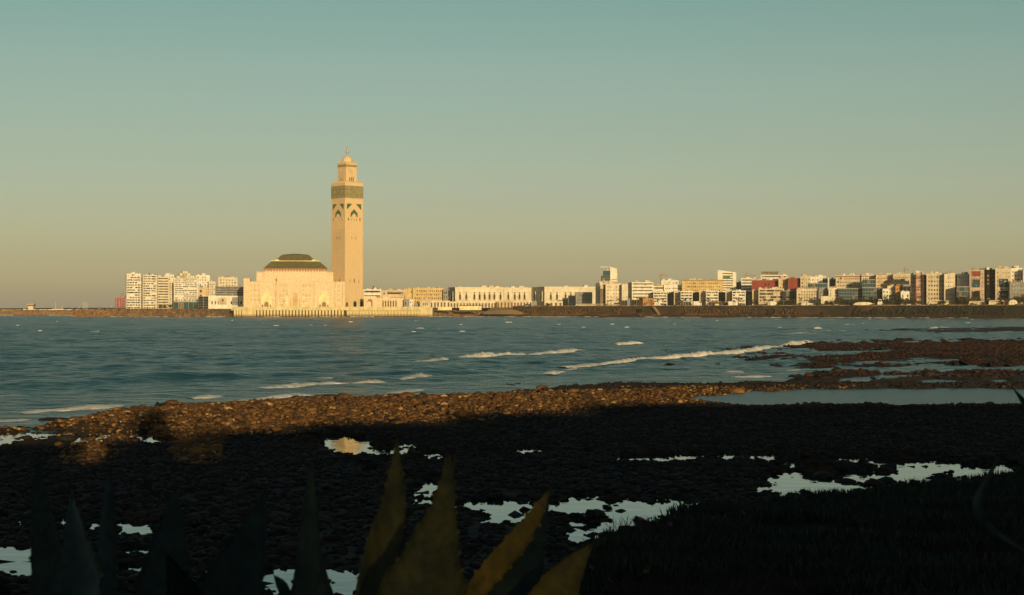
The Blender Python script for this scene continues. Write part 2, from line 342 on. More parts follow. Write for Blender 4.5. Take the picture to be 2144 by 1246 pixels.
    if clutter and Wd > 7:
        for k in range(rnd.randint(1, 3)):
            a = rnd.uniform(0.05, 0.7) * Wd; ww = min(rnd.uniform(2.5, 6), Wd * 0.3); d0 = rnd.uniform(2, max(3, Dp * 0.4)); hh = rnd.uniform(1.4, 3.2)
            q = MB(); q.box(a, a + ww, d0, d0 + 4, H, H + hh); q.box(a - 0.2, a + ww + 0.2, d0 - 0.2, d0 + 4.2, H + hh, H + hh + 0.2)
            q.build('roof_hut', M[rnd.choice([wall, wall, 'white_plaster', 'grey_plaster'])], root)
        if rnd.random() < 0.5:
            q = MB(); a = rnd.uniform(0.1, 0.9) * Wd; q.tube((a, 1.5, H), (a, 1.5, H + rnd.uniform(2.5, 5)), 0.12); q.tube((a - 1, 1.5, H + 2.2), (a + 1, 1.5, H + 2.4), 0.08); q.build('antenna', M['grey_plaster'], root)
    if style in ('grid', 'balcony', 'band') and nz > 2 and H > 8:
        q = MB(); cm = [M[wall], M['grey_plaster'], M['white_plaster'], M['brown_stone'], M['dark_void']]
        for k in range(int(nx * nz * .55)):
            a = rnd.uniform(.05, .9) * Wd; z = fh * (rnd.randint(0, nz - 1) + .2); ww = rnd.uniform(.8, 2.6); kind_ = rnd.random()
            if kind_ < .45: q.box(a, a + ww, -1.0, -.02, z - .1, z + .9, 0)                      # balcony box
            elif kind_ < .7: q.box(a, a + .9, -.5, -.02, z + 1.4, z + 2.0, 2)                    # air conditioner
            elif kind_ < .85: q.box(a, a + ww, -.9, -.02, z + 2.1, z + 2.25, 3)                  # awning
            else: q.box(a, a + ww * .7, -.08, -.02, z, z + 1.8, 4)                               # open dark bay
        q.build('facade_clutter', cm, root, kind='stuff')
        q = MB()
        for k in range(int(Wd / 5) + 2):
            a = rnd.uniform(.02, .94) * Wd; ww = rnd.uniform(.6, 2.4); d0 = rnd.uniform(1, min(8, Dp * .5)); hh = rnd.uniform(.6, 2.0); q.box(a, a + ww, d0, d0 + ww, H - .01, H + parapet + hh, rnd.choice([0, 1, 2, 3]))
        q.build('roof_clutter', cm, root, kind='stuff')
    if roofmat:
        q = MB(); q.box(-0.6, Wd + 0.6, -0.6, Dp + 0.3, H + max(parapet, 0) + 0.01, H + parapet + 0.7); q.build('roof', M[roofmat], root)

    return root, Wd, Dp, H
B = block
A1, TW, OB, HS = 'apartment_building', 'tower_block', 'office_building', 'house'

# ---- left of the mosque
zl = 9.6
B(A1, 'tall cream balcony tower at the left end of the city, beside the red gantry crane', 'apartment tower', 263, 265, 294, -14, 574, 2230, zl, 'white_plaster', 'balcony', 5, 14, side_style='none')
B(A1, 'cream balcony tower second from the red gantry crane, slightly lower than the first', 'apartment tower', 297, 299, 328, -14, 577, 2245, zl, 'white_plaster', 'balcony', 5, 14, side_style='none')
B(HS, 'narrow recessed stair block between the two tall balcony towers on the left', 'apartment block', 293, 293, 300, 0, 579, 2262, zl, 'beige_plaster', 'grid', 1, 14)
B(A1, 'cream balcony tower with long dark balconies, third from the red gantry crane', 'apartment tower', 329, 330, 353, -14, 581, 2262, zl, 'cream_plaster', 'band', 4, 12, hf=.5, side_style='none')
B(HS, 'slim cream block showing above the third balcony tower on the left', 'apartment block', 345, 345, 364, 0, 576, 2330, zl, 'white_plaster', 'grid', 3, 13)
B(HS, 'low tan penthouse storey on the roofs between the left towers', 'apartment block', 328, 328, 346, 0, 579, 2310, zl, 'tan_plaster', 'sparse', 3, 11)
B(HS, 'narrow cream block squeezed between third and broad balcony towers', 'apartment block', 353, 353, 364, 0, 590, 2290, zl, 'cream_plaster', 'grid', 2, 12)
r_, Wd, Dp, H = B(A1, 'broad cream balcony tower with a stepped top and rows of balconies left of the mosque', 'apartment tower', 363, 364, 414, -10, 583, 2240, 20.0, 'white_plaster', 'balcony', 8, 12, side_style='none')
for a, b, e in ((.12, .85, 3.5), (.25, .68, 7.0), (.36, .58, 9.5)):
    q = MB(); q.box(Wd * a, Wd * b, 1.5, 12, H + .01, H + e); q.build('upper_storey', M['cream_plaster'], r_)
B(HS, 'cream tower with few small windows behind the broad balcony tower', 'apartment tower', 410, 410, 439, 0, 577, 2340, zl, 'white_plaster', 'grid', 5, 13, skip=.4)
B(HS, 'cream block stepping down right of the windowed tower on the left', 'apartment block', 437, 437, 451, 0, 591, 2310, zl, 'cream_plaster', 'grid', 3, 10, skip=.2)
B(OB, 'row of tall pale teal glass shop fronts at the foot of the broad tower', 'glass building', 363, 363, 415, 0, 632, 2215, zl, 'grey_plaster', 'glass', 5, 1, glass='glass_teal', clutter=False, parapet=.3)
B(OB, 'dark glass building of five floors beside the white billboard building', 'glass building', 415, 415, 437, 0, 621, 2205, zl, 'grey_plaster', 'glass', 2, 5, glass='black_glass', clutter=False, parapet=.3)
B(HS, 'plain tan block above the dark glass building', 'apartment block', 414, 414, 436, 0, 603, 2270, zl, 'tan_plaster', 'sparse', 2, 4, skip=.7)
r_, Wd, Dp, H = B(OB, 'white mall building with two large posters on its blank wall', 'mall', 436, 436, 512, 0, 620, 2190, zl, 'white_plaster', 'sparse', 10, 1, skip=.1, hf=.3, clutter=False, parapet=.5)
def panel(root, name, mt, x0, x1, z0, z1, y=-0.25, d=0.2, label=None): q = MB(); q.box(x0, x1, y, y + d, z0, z1, 0); return q.build(name, mt, root, label=label)
u = Wd / 76.0
po = panel(r_, 'poster', M['beige_plaster'], 21 * u, 39 * u, 5.5, 14.5, label='beige poster with a red round emblem above a line of print')
q = MB(); q.lathe([(1.6, 0), (1.6, .08)], 0, 0, 14); q2 = MB()
for v in q.v: q2.v.append((30 * u + v[0], -0.28 - v[2], 11.3 + v[1]))
q2.f = q.f; q2.m = q.m; q2.f.append(tuple(range(14, 28))); q2.m.append(0); q2.build('emblem', M['red_plaster'], po)
q = MB(); q.box(25 * u, 35 * u, -.3, -.26, 7.4, 7.9); q.build('print_line', M['red_plaster'], po)
po = panel(r_, 'poster', M['grey_plaster'], 49 * u, 63 * u, 5.0, 15.2, label='grey poster crossed by a slanting dark line')
q = MB(); q.prism([(50 * u, 8.6), (62.5 * u, 7.4), (62.5 * u, 8.0), (50 * u, 9.4)], (0, -.25, 0), (1, 0), (0, -1), .05); q.build('slanting_line', M['wood'], po)
B(OB, 'grey louvred office floors stacked above the white mall building', 'office building', 450, 450, 512, 0, 601, 2205, 26.0, 'grey_plaster', 'band', 8, 4, clutter=False)
B(HS, 'tan apartment tower with dark window columns rising above the louvred offices', 'apartment tower', 457, 457, 497, 0, 582, 2330, zl, 'cream_plaster', 'grid', 6, 11, skip=.15)

# ---- between mosque and arcaded buildings
zq = 11.4
B(HS, 'white terrace house with dark window band just right of the minaret', 'house', 761, 761, 797, 0, 607, 2320, zq, 'white_plaster', 'band', 5, 4, sx=1)
B(HS, 'small tan houses behind the curved pavilion roof', 'house', 797, 797, 860, 0, 609, 2420, zq, 'tan_plaster', 'sparse', 8, 4, skip=.6)
B(HS, 'plain tan block with blank wall left of the ochre apartments', 'apartment block', 846, 846, 866, 0, 606, 2330, zq, 'ochre_plaster', 'sparse', 3, 5, skip=.9)
B(A1, 'long ochre apartment building with scattered windows and rooftop clutter', 'apartment building', 864, 864, 929, 0, 604, 2325, zq, 'ochre_plaster', 'grid', 13, 5, skip=.15)
B(HS, 'narrow dark grey shaded house left of the arcaded building', 'house', 928, 928, 938, 0, 607, 2318, zq, 'grey_plaster', 'grid', 2, 4, glass='black_glass')
B(HS, 'small white kiosk house standing on the quay end', 'house', 857, 857, 866, 0, 628, 2120, zq, 'white_plaster', 'sparse', 2, 2, skip=.2, clutter=False)
B(HS, 'small grey flat-roofed house standing on the quay end', 'house', 846, 846, 857, 0, 628, 2122, zq, 'grey_plaster', 'sparse', 2, 1, skip=.5, clutter=False)
B(HS, 'low dark container-like shed on the quay end', 'shed', 867, 868, 875, -20, 635, 2115, zq, 'grey_plaster', 'none', 1, 1, clutter=False, parapet=.1, side_style='none')
B(HS, 'low beige wall house right of the dark shed on the quay end', 'house', 879, 879, 902, 0, 630, 2290, zq, 'beige_plaster', 'sparse', 5, 1, skip=.5, clutter=False)
for a, b, yt, nm, lb in ((917, 946, 643, 'beach_kiosk', 'low cream beach kiosk with round holes on the sand wall, left one'), (962, 1008, 641, 'beach_cafe', 'long low cream beach cafe with pale blue roof above the beach')):
    B(nm, lb, 'kiosk', a, a, b, 0, yt, 2225, 8.4, 'pale_marble', 'sparse', 5, 1, hf=.25, wf=.15, clutter=False, parapet=.2, roofmat='glass_teal' if a > 950 else None)

W('niche', (0.40, 0.26, 0.13), streak=0)
# ---- arcaded ensemble (two long cream buildings with horseshoe niches)
def arch_poly(w, h, k=7, pointed=False, cx=0.0, z0=0.0):
    r = w / 2; pts = [(cx - r, z0), (cx + r, z0)]
    if pointed: pts += [(cx + r, z0 + h - w * 0.75), (cx + r * .75, z0 + h - w * .35), (cx, z0 + h), (cx - r * .75, z0 + h - w * .35), (cx - r, z0 + h - w * .75)]
    else: pts += [(cx + r * math.cos(math.pi * i / k), z0 + h - r + r * math.sin(math.pi * i / k)) for i in range(k + 1)]
    return pts
def ring_arch(m, o, u, n, cx, z0, w, h, th, depth, pointed=False, mi=0):
    a = arch_poly(w + 2 * th, h + th, cx=cx, z0=z0, pointed=pointed)[1:]; b = arch_poly(w, h, cx=cx, z0=z0, pointed=pointed)[1:]
    k = len(a); a = a + [(cx - w / 2 - th, z0)]; b = b + [(cx - w / 2, z0)]
    for j in range(len(a) - 1):
        m.prism([b[j], a[j], a[j + 1], b[j + 1]], o, u, n, depth, mi)
def arcade(x0, xm, x1, th, ytop, Y, zb, cols, sidecols, label):
    root, Wd, Dp, H = block('arcaded_building', label, 'arcaded building', x0, xm, x1, th, ytop, Y, zb, 'cream_plaster', 'none', 1, 1, side_style='none', clutter=False, parapet=1.2, group=None)
    s = Y / FPX
    def niche(o, u, n, c, sc=1.0):
        z1 = WZ(626, Y) - zb
        q = MB(); q.prism([(c - 2.9 * s * sc, z1 - 2), (c + 2.9 * s * sc, z1 - 2), (c + 2.9 * s * sc, z1 + 7.5 * s), (c, z1 + 13 * s), (c - 2.9 * s * sc, z1 + 7.5 * s)], o, u, n, .06)
        fr = q.build('niche', M['niche'], root)
        q = MB(); q.prism([(c - 1.5 * s * sc, z1), (c + 1.5 * s * sc, z1), (c + 1.5 * s * sc, z1 + 9.5 * s), (c - 1.5 * s * sc, z1 + 9.5 * s)], o, u, n, .12); q.build('window', M['dark_void'], fr)
        q = MB(); q.prism([(c - 1.9 * s * sc, z1 + 12 * s), (c + 1.9 * s * sc, z1 + 12 * s), (c + 1.2 * s * sc, z1 + 13.6 * s), (c, z1 + 14.6 * s), (c - 1.2 * s * sc, z1 + 13.6 * s)], o, u, n, .13); q.build('lunette', M['dark_void'], fr)
        q = MB()
        for sg in (-1, 1): q.prism([(c + sg * 3.1 * s * sc - .3, z1 - 3), (c + sg * 3.1 * s * sc + .3, z1 - 3), (c + sg * 3.1 * s * sc + .3, z1 + 15 * s), (c + sg * 3.1 * s * sc - .3, z1 + 15 * s)], o, u, n, .8)
        q.prism([(c - 3.3 * s * sc, z1 + 15 * s), (c + 3.3 * s * sc, z1 + 15 * s), (c + 3.3 * s * sc, z1 + 16 * s), (c - 3.3 * s * sc, z1 + 16 * s)], o, u, n, .82)
        q.build('surround', M['white_plaster'], fr)
    for c in cols: niche((0, 0, 0), (1, 0), (0, -1), (c - xm) * s / math.cos(R(th)))
    for c in sidecols: niche((0, Dp, 0), (0, -1), (-1, 0), (c - x0) * s / math.sin(R(-th)), 1 / math.sin(R(-th)) * .8)
    q = MB(); q.box(-.5, Wd + .5, -.8, -.003, H - 1.0, H - .3); q.build('cornice', M['cream_plaster'], root)
    for k in range(0, int(Wd / 9)):
        if rnd.random() < .5: q = MB(); a = k * 9 + rnd.uniform(1, 4); q.box(a, a + rnd.uniform(3, 7), 3, 8, H + 1.25, H + rnd.uniform(2, 3.6)); q.build('roof_hut', M[rnd.choice(['cream_plaster', 'white_plaster', 'tan_plaster'])], root)
    return root, Wd, Dp, H
Ya = 2330
arcade(937, 953, 1055, -12, 603, Ya, zq, [963, 976, 993, 1004, 1014.5, 1025, 1035, 1048], [946], 'long cream arcaded building with eight arched niches, behind the beach cafe')
arcade(1055, 1055.5, 1112, -12, 604, Ya + 20, zq, [1064, 1077.5, 1087.5, 1098], [], 'middle cream arcaded building with four arched niches')
arcade(1112, 1140, 1247, -15, 602, 2290, zq, [1153, 1166, 1184, 1195, 1205, 1216, 1227, 1238], [1118, 1133], 'right long cream arcaded building partly behind stepped shaded houses')
# low arcades in front
def low_arcade(x0, x1, ytop, Y, zb, n, label, wall='cream_plaster', hw=.5):
    root, Wd, Dp, H = block('low_arcade', label, 'arcade', x0, x0, x1, 0, ytop, Y, zb, wall, 'none', 1, 1, side_style='none', clutter=False, parapet=.4, D=10)
    for i in range(n):
        c = Wd * (i + .5) / n + rnd.uniform(-.3, .3); ww = Wd / n * hw
        q = MB(); q.prism(arch_poly(ww, H * .78, cx=c, z0=.2), (0, 0, 0), (1, 0), (0, -1), .05); a = q.build('archway', M['wood'], root)
        q = MB(); ring_arch(q, (0, 0, 0), (1, 0), (0, -1), c, .2, ww, H * .78, ww * .3, .7); q.build('arch_surround', M[wall], a)
    return root
low_arcade(900, 942, 630, 2300, zq, 6, 'low cream arcade left of the beach steps with six round arches')
low_arcade(942, 1040, 632, 2306, zq, 15, 'longest low cream arcade running under the arched niches')
low_arcade(1040, 1075, 630, 2300, zq, 5, 'low tan arcade wing with a few tall arches', 'tan_plaster')
low_arcade(1075, 1114, 630, 2303, zq, 6, 'low cream arcade left of the pointed dark portal')
low_arcade(1140, 1178, 631, 2250, zq, 4, 'low cream arcade in front of the right arcaded building')
B('portal_pavilion', 'dark pointed portal pavilion between the two arcaded buildings', 'pavilion', 1113, 1113, 1124, 0, 630, 2262, zq, 'grey_plaster', 'none', 1, 1, clutter=False, parapet=0, D=8)[0]
# stepped houses in shade
zr = 13.4
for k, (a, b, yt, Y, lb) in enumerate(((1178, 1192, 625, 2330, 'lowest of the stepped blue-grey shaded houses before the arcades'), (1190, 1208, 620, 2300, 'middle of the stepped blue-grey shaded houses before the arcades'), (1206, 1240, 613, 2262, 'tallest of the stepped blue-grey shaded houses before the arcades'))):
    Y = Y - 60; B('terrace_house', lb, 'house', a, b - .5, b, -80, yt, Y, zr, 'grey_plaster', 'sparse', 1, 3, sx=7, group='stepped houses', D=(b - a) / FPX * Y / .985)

# ---- right of the arcades
def rb(px, o): return wallY(px) + 30 + o
B(OB, 'pale corner building with a shaded left flank and window grid, left of the teal tower', 'office building', 1247, 1256, 1269, -20, 594, rb(1250, 40), zr, 'cream_plaster', 'grid', 1, 6, sx=4, D=None, wf=.3)
B(OB, 'tall slotted portico block with three long vertical dark bays', 'office building', 1257, 1257, 1269, 0, 602, rb(1250, 30), zr, 'tan_plaster', 'glass', 3, 1, clutter=False, parapet=2.5, glass='curtain')
B(A1, 'cream building with a few square dark windows beneath the teal tower', 'apartment building', 1268, 1268, 1302, 0, 595, rb(1280, 34), zr, 'cream_plaster', 'grid', 5, 6, wf=.32, hf=.3, skip=.15)
B(A1, 'plain cream building with faint windows right of the square-windowed one', 'apartment building', 1302, 1302, 1324, 0, 596, rb(1310, 36), zr, 'cream_plaster', 'grid', 4, 6, wf=.2, hf=.15, skip=.3)
B(A1, 'white banded balcony building with a brown window column', 'apartment building', 1323, 1323, 1368, 0, 592, rb(1340, 34), zr, 'white_plaster', 'band', 3, 7, glass='curtain')
# teal tower
Yt = 2520
r_, Wd, Dp, H = B('glass_tower', 'tall teal glass tower with a leaning white slab and cantilevered top', 'tower', 1258, 1258, 1279, 0, 577, Yt, zr, 'grey_plaster', 'glass', 5, 12, glass='glass_teal', clutter=False, parapet=0, D=20)
s = Yt / FPX
q = MB(); q.box(4.5 * s, 20.8 * s, .5, 19, H + .01, WZ(567, Yt) - zr); q.build('upper_glass', M['glass_teal'], r_)
q = MB(); zt = WZ(559, Yt) - zr; q.prism([(21.2 * s, 0), (37 * s, 0), (33.5 * s, zt - 2.5), (19 * s, zt), ], (0, 22, 0), (1, 0), (0, -1), 24); q.build('slab', M['white_plaster'], r_)
q = MB(); q.box(-1 * s, 19.2 * s, -1, 20, zt - .8, zt + .2); q.box(14 * s, 16.5 * s, 6, 12, WZ(567, Yt) - zr + .02, zt - .81); q.build('canopy', M['white_plaster'], r_)
q = MB()
for zz in (.36, .68): q.box(22 * s, 34 * s, -2.15, -1.99, zt * zz, zt * zz + .7)
q.build('slit_window', M['glass_dark'], r_)
# lower things before them
B(HS, 'dark grey curved-front pavilion behind the palms, first of the promenade row', 'pavilion', 1300, 1300, 1312, 0, 629, rb(1305, 14), zr, 'grey_plaster', 'glass', 3, 1, clutter=False, D=10, parapet=.3)
B(HS, 'tall narrow grey promenade pavilion next to the curved one', 'pavilion', 1313, 1313, 1320, 0, 626, rb(1315, 14), zr, 'grey_plaster', 'none', 1, 1, clutter=False, D=10, parapet=.3)
B(HS, 'grey glass-fronted promenade pavilion with pale pillars', 'pavilion', 1323, 1323, 1338, 0, 627, rb(1330, 14), zr, 'tan_plaster', 'glass', 3, 1, clutter=False, D=10, parapet=.3, glass='black_glass')
B(HS, 'orange-brown slatted building with a dark flat canopy', 'restaurant', 1338, 1346, 1370, -15, 625, rb(1355, 14), zr, 'orange_plaster', 'band', 4, 4, clutter=False, D=None, parapet=.3, glass='curtain', side_style='none', roofmat='wood')
B(HS, 'low white flat-roofed house right of the banded balcony building', 'house', 1368, 1368, 1391, 0, 600, rb(1380, 70), zr, 'cream_plaster', 'band', 4, 5)
B(OB, 'bright white building with small square windows above the balcony row', 'office building', 1390, 1390, 1429, 0, 598, rb(1410, 80), zr, 'white_plaster', 'grid', 9, 5, wf=.5, hf=.3)
B(OB, 'long ochre building with three rows of paired windows and dark roof edge', 'office building', 1428, 1428, 1513, 0, 588, rb(1470, 90), zr, 'ochre_plaster', 'grid', 18, 7, wf=.5, hf=.35, skip=.12, roofmat='wood', parapet=.3)
# balcony units with a recess whose shade is painted teal and a projecting tan end wall
units = [(1368, 1397, 1411, 1424, 612), (1425, 1450, 1464, 1479, 611), (1478, 1504, 1519, 1533, 610), (1533, 1561, 1575, 1588, 610)]
names = ['first', 'second', 'third', 'fourth']
for k, (a, b, c, d, yt) in enumerate(units):
    Y = rb(a, 26)
    B(A1, f'white balcony house in the promenade row, {names[k]} from the slatted brown building', 'apartment building', a, a, b, 0, yt, Y, zr, 'white_plaster', 'balcony', 4, 5, group='balcony houses', D=30, clutter=False)
    B('stair_block', f'shaded blue glass bay right of the {names[k]} white balcony house', 'stair block', b, b, c, 0, yt + 2, Y + 24, zr, 'grey_plaster', 'glass', 3, 5, group='glass bays', glass='glass_teal', D=10, clutter=False, parapet=.2)
    B('end_block', f'plain tan block right of the {names[k]} shaded blue glass bay', 'house', c, c, d, 0, yt - 2, Y - 6, zr, 'tan_plaster', 'sparse', 2, 5, group='tan end blocks', skip=.85, D=40, clutter=False, sx=0)
B('billboard_wall', 'low bright white wall before the second tan end block', 'wall', 1452, 1452, 1469, 0, 631, rb(1460, 4), zr, 'white_plaster', 'none', 1, 1, clutter=False, D=3, parapet=0)
B('low_pavilion', 'low glass pavilion with white posts before the second balcony house', 'pavilion', 1420, 1420, 1446, 0, 631, rb(1430, 4), zr, 'white_plaster', 'glass', 5, 1, clutter=False, D=6, parapet=.2)
B('low_pavilion', 'low brown and glass pavilion before the third balcony house', 'pavilion', 1483, 1483, 1525, 0, 632, rb(1500, 4), zr, 'orange_plaster', 'glass', 6, 1, clutter=False, D=6, parapet=.2)
B('billboard_wall', 'low bright white wall before the fourth balcony house', 'wall', 1525, 1525, 1545, 0, 631, rb(1530, 3), zr, 'white_plaster', 'none', 1, 1, clutter=False, D=3, parapet=0)
# white tower with slanting top
Yw = rb(1520, 150)
r_, Wd, Dp, H = B('office_tower', 'white office tower with slanting top and teal sign panel', 'tower', 1503, 1503, 1541, 0, 571, Yw, zr, 'white_plaster', 'band', 1, 14, clutter=False, parapet=0)
s = Yw / FPX
q = MB(); q.prism([(0, 0), (Wd, 0), (Wd, .2 * s), (0, 6 * s)], (0, 20, H + .01), (1, 0), (0, -1), 20.3); q.build('slanting_top', M['white_plaster'], r_)
panel(r_, 'side_pier', M['white_plaster'], -.1, Wd * .24, .1, H, -.6, .55); panel(r_, 'side_pier', M['white_plaster'], Wd * .82, Wd + .1, .1, H, -.6, .55)
panel(r_, 'sign_panel', M['green_zellige'], Wd * .3, Wd * .68, H - 6.6 * s, H - 11 * s + .01, -.5, .3)
B(OB, 'small dark teal block right of the white slanting tower', 'house', 1541, 1541, 1553, 0, 592, rb(1545, 170), zr, 'grey_plaster', 'glass', 3, 7, glass='glass_teal')
B(TW, 'pale twin block with a dark slit beneath a tower crane', 'tower', 1552, 1552, 1575, 0, 584, rb(1560, 150), zr, 'white_plaster', 'band', 5, 9)
B(OB, 'red office block with cream shapes on its left side', 'office building', 1574, 1574, 1630, 0, 588, rb(1600, 110), zr, 'red_plaster', 'sparse', 7, 4, skip=.93, group=None, roofmat=None)
r_, Wd, Dp, H = B(OB, 'green-tinted stepped office with a curved dark rooftop pavilion above the red block', 'office building', 1593, 1593, 1648, 0, 577, rb(1610, 170), zr, 'cream_plaster', 'band', 6, 11, glass='glass_teal', clutter=False)
s = rb(1610, 170) / FPX
q = MB(); q.box(1 * s, 36 * s, 3, 14, H + 2.4 * s, H + 7.6 * s); q.build('rooftop_glass', M['curtain'], r_); q = MB(); q.box(0, 38 * s, 2, 15, H + 7.6 * s + .01, H + 9 * s); q.box(0, 44 * s, 1, 16, H + .9, H + 2.4 * s - .01); q.build('pavilion_roof', M['grey_plaster'], r_)
B(HS, 'narrow tan and white house between the two red blocks', 'house', 1630, 1630, 1655, 0, 584, rb(1640, 112), zr, 'tan_plaster', 'grid', 4, 8, skip=.3)
B(OB, 'second bright red office block, right of the narrow tan house', 'office building', 1650, 1650, 1677, 0, 584, rb(1660, 104), zr, 'red_plaster', 'sparse', 4, 6, skip=.9)
B(HS, 'beige house with small windows right of the second red block', 'apartment building', 1676, 1676, 1697, 0, 580, rb(1690, 106), zr, 'beige_plaster', 'grid', 4, 8, skip=.1)
B(HS, 'white block with teal shaded base behind the beige house', 'apartment building', 1697, 1697, 1722, 0, 581, rb(1700, 120), zr, 'white_plaster', 'grid', 4, 8, skip=.5)
B(OB, 'teal shaded glass block under the white block', 'office building', 1691, 1691, 1732, 0, 594, rb(1700, 60), zr, 'grey_plaster', 'glass', 8, 6, glass='glass_teal', clutter=False)  # teal colour stands in for shade on the lower facade
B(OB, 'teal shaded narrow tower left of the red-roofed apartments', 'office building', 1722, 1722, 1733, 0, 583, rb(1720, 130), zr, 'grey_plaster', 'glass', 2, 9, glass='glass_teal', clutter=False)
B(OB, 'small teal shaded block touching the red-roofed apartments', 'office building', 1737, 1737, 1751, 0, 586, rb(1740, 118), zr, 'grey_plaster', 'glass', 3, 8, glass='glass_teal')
# front row
B(A1, 'beige promenade apartments with tan end and balconies behind palms', 'apartment building', 1588, 1588, 1641, 0, 606, rb(1600, 34), zr, 'beige_plaster', 'balcony', 8, 5)
B(OB, 'dark teal curved glass office in the promenade row', 'office building', 1641, 1641, 1669, 0, 610, rb(1650, 40), zr, 'grey_plaster', 'glass', 5, 6, glass='black_glass')
B(A1, 'beige promenade apartments behind a row of palms, right of the dark glass office', 'apartment building', 1668, 1668, 1716, 0, 606, rb(1690, 34), zr, 'beige_plaster', 'grid', 8, 5, skip=.15)
B(HS, 'grey shaded house above a white wall right of the palm row', 'house', 1714, 1714, 1736, 0, 608, rb(1720, 36), zr, 'grey_plaster', 'grid', 4, 5)
B('billboard_wall', 'tall blank white wall right of the palm row', 'wall', 1719, 1719, 1738, 0, 620, rb(1725, 12), zr, 'cream_plaster', 'none', 1, 1, clutter=False, D=5, parapet=0)
B(A1, 'cream corner apartments with small windows left of the shaded teal row', 'apartment building', 1735, 1735, 1757, 0, 604, rb(1745, 30), zr, 'cream_plaster', 'grid', 4, 6, skip=.3)
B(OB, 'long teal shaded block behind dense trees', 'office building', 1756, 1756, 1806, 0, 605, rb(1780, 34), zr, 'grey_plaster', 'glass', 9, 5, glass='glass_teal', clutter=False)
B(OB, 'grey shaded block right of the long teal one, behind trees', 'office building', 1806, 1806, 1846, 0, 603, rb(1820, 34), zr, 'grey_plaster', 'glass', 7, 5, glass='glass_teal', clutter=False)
# upper row
B(A1, 'beige apartments with a red roof edge above the shaded teal block', 'apartment building', 1750, 1750, 1805, 0, 578, rb(1780, 100), zr, 'beige_plaster', 'grid', 11, 8, skip=.12, hf=.35, band='red_plaster')
B(A1, 'beige apartments with stepped upper floors and red roof strip, centre of the upper row', 'apartment building', 1804, 1804, 1834, 0, 577, rb(1810, 102), zr, 'cream_plaster', 'grid', 6, 8, skip=.3, hf=.35, band='red_plaster')
B(OB, 'teal shaded panel block set into the upper row', 'office building', 1805, 1805, 1832, 0, 586, rb(1815, 70), zr, 'grey_plaster', 'glass', 5, 7, glass='glass_teal', clutter=False)  # dark block put where a cast shadow lies on the facade
B(A1, 'tan apartments with dark vertical strip, right of the teal panel block', 'apartment building', 1834, 1834, 1871, 0, 577, rb(1850, 98), zr, 'tan_plaster', 'grid', 8, 8, skip=.1, hf=.35)
B(A1, 'beige apartments with small regular windows left of the red-framed building', 'apartment building', 1870, 1870, 1918, 0, 575, rb(1890, 96), zr, 'beige_plaster', 'grid', 10, 8, skip=.1, hf=.35)
B(HS, 'white house beside the orange house at the promenade', 'house', 1848, 1848, 1861, 0, 606, rb(1850, 28), zr, 'white_plaster', 'grid', 2, 4)
B(HS, 'cream four-storey house left of the orange house', 'house', 1858, 1858, 1876, 0, 600, rb(1865, 34), zr, 'cream_plaster', 'grid', 4, 5, skip=.1)
B(HS, 'orange house with small windows at the promenade', 'house', 1875, 1875, 1892, 0, 600, rb(1880, 28), zr, 'orange_plaster', 'grid', 3, 5)
B(OB, 'dark grey cube building right of the orange house', 'office building', 1891, 1891, 1906, 0, 597, rb(1895, 24), zr, 'grey_plaster', 'glass', 2, 1, glass='black_glass', clutter=False)
B(HS, 'low white house under the dark grey cube', 'house', 1886, 1886, 1904, 0, 612, rb(1890, 14), zr, 'white_plaster', 'sparse', 3, 2)
B(A1, 'beige apartments right of the dark grey cube', 'apartment building', 1904, 1904, 1919, 0, 577, rb(1910, 50), zr, 'beige_plaster', 'grid', 3, 7)
r_, Wd, Dp, H = B(A1, 'red-framed apartment building with white window bays', 'apartment building', 1917, 1917, 1931, 0, 573, rb(1920, 42), zr, 'pink_plaster', 'grid', 3, 7, glass='curtain', wf=.6)
for a, b in ((.0, .12), (.88, 1.0)): panel(r_, 'red_pier', M['red_plaster'], Wd * a, Wd * b, 2, H, -.4, .38)
for k in (2, 4, 6): panel(r_, 'red_slab', M['red_plaster'], Wd * .13, Wd * .87, H * k / 7 - .6, H * k / 7 + .6, -.3, .28)
B(A1, 'narrow pinkish wall block right of the red-framed building', 'apartment building', 1930, 1930, 1935, 0, 571, rb(1930, 42), zr, 'pink_plaster', 'none', 1, 1, clutter=False)
B(OB, 'narrow teal glass strip left of the square-windowed beige block', 'office building', 1934, 1934, 1941, 0, 577, rb(1935, 46), zr, 'grey_plaster', 'glass', 1, 8, glass='glass_teal', clutter=False)
B(A1, 'beige block with a clear grid of six by six dark square windows', 'apartment building', 1940, 1940, 1978, 0, 574, rb(1950, 38), zr, 'beige_plaster', 'grid', 6, 7, wf=.5, hf=.42, skip=0, glass='glass_dark', band='tan_plaster')
B(A1, 'bright cream block right of the square-windowed beige block', 'apartment building', 1977, 1977, 1999, 0, 575, rb(1985, 36), zr, 'cream_plaster', 'grid', 4, 7, wf=.35, hf=.25, skip=.15)
B(OB, 'narrow teal glass strip right of the bright cream block', 'office building', 1998, 1998, 2006, 0, 576, rb(2000, 44), zr, 'grey_plaster', 'glass', 1, 8, glass='glass_teal', clutter=False)
B(A1, 'white apartments above a teal shaded base, left of the pink block', 'apartment building', 2004, 2004, 2031, 0, 575, rb(2015, 46), zr, 'white_plaster', 'grid', 5, 8, wf=.3, hf=.2)
B(OB, 'teal shaded low block behind trees left of the pink block', 'office building', 2003, 2003, 2030, 0, 601, rb(2015, 22), zr, 'grey_plaster', 'glass', 5, 4, glass='glass_teal', clutter=False)  # shade on the lower white front drawn as a teal block
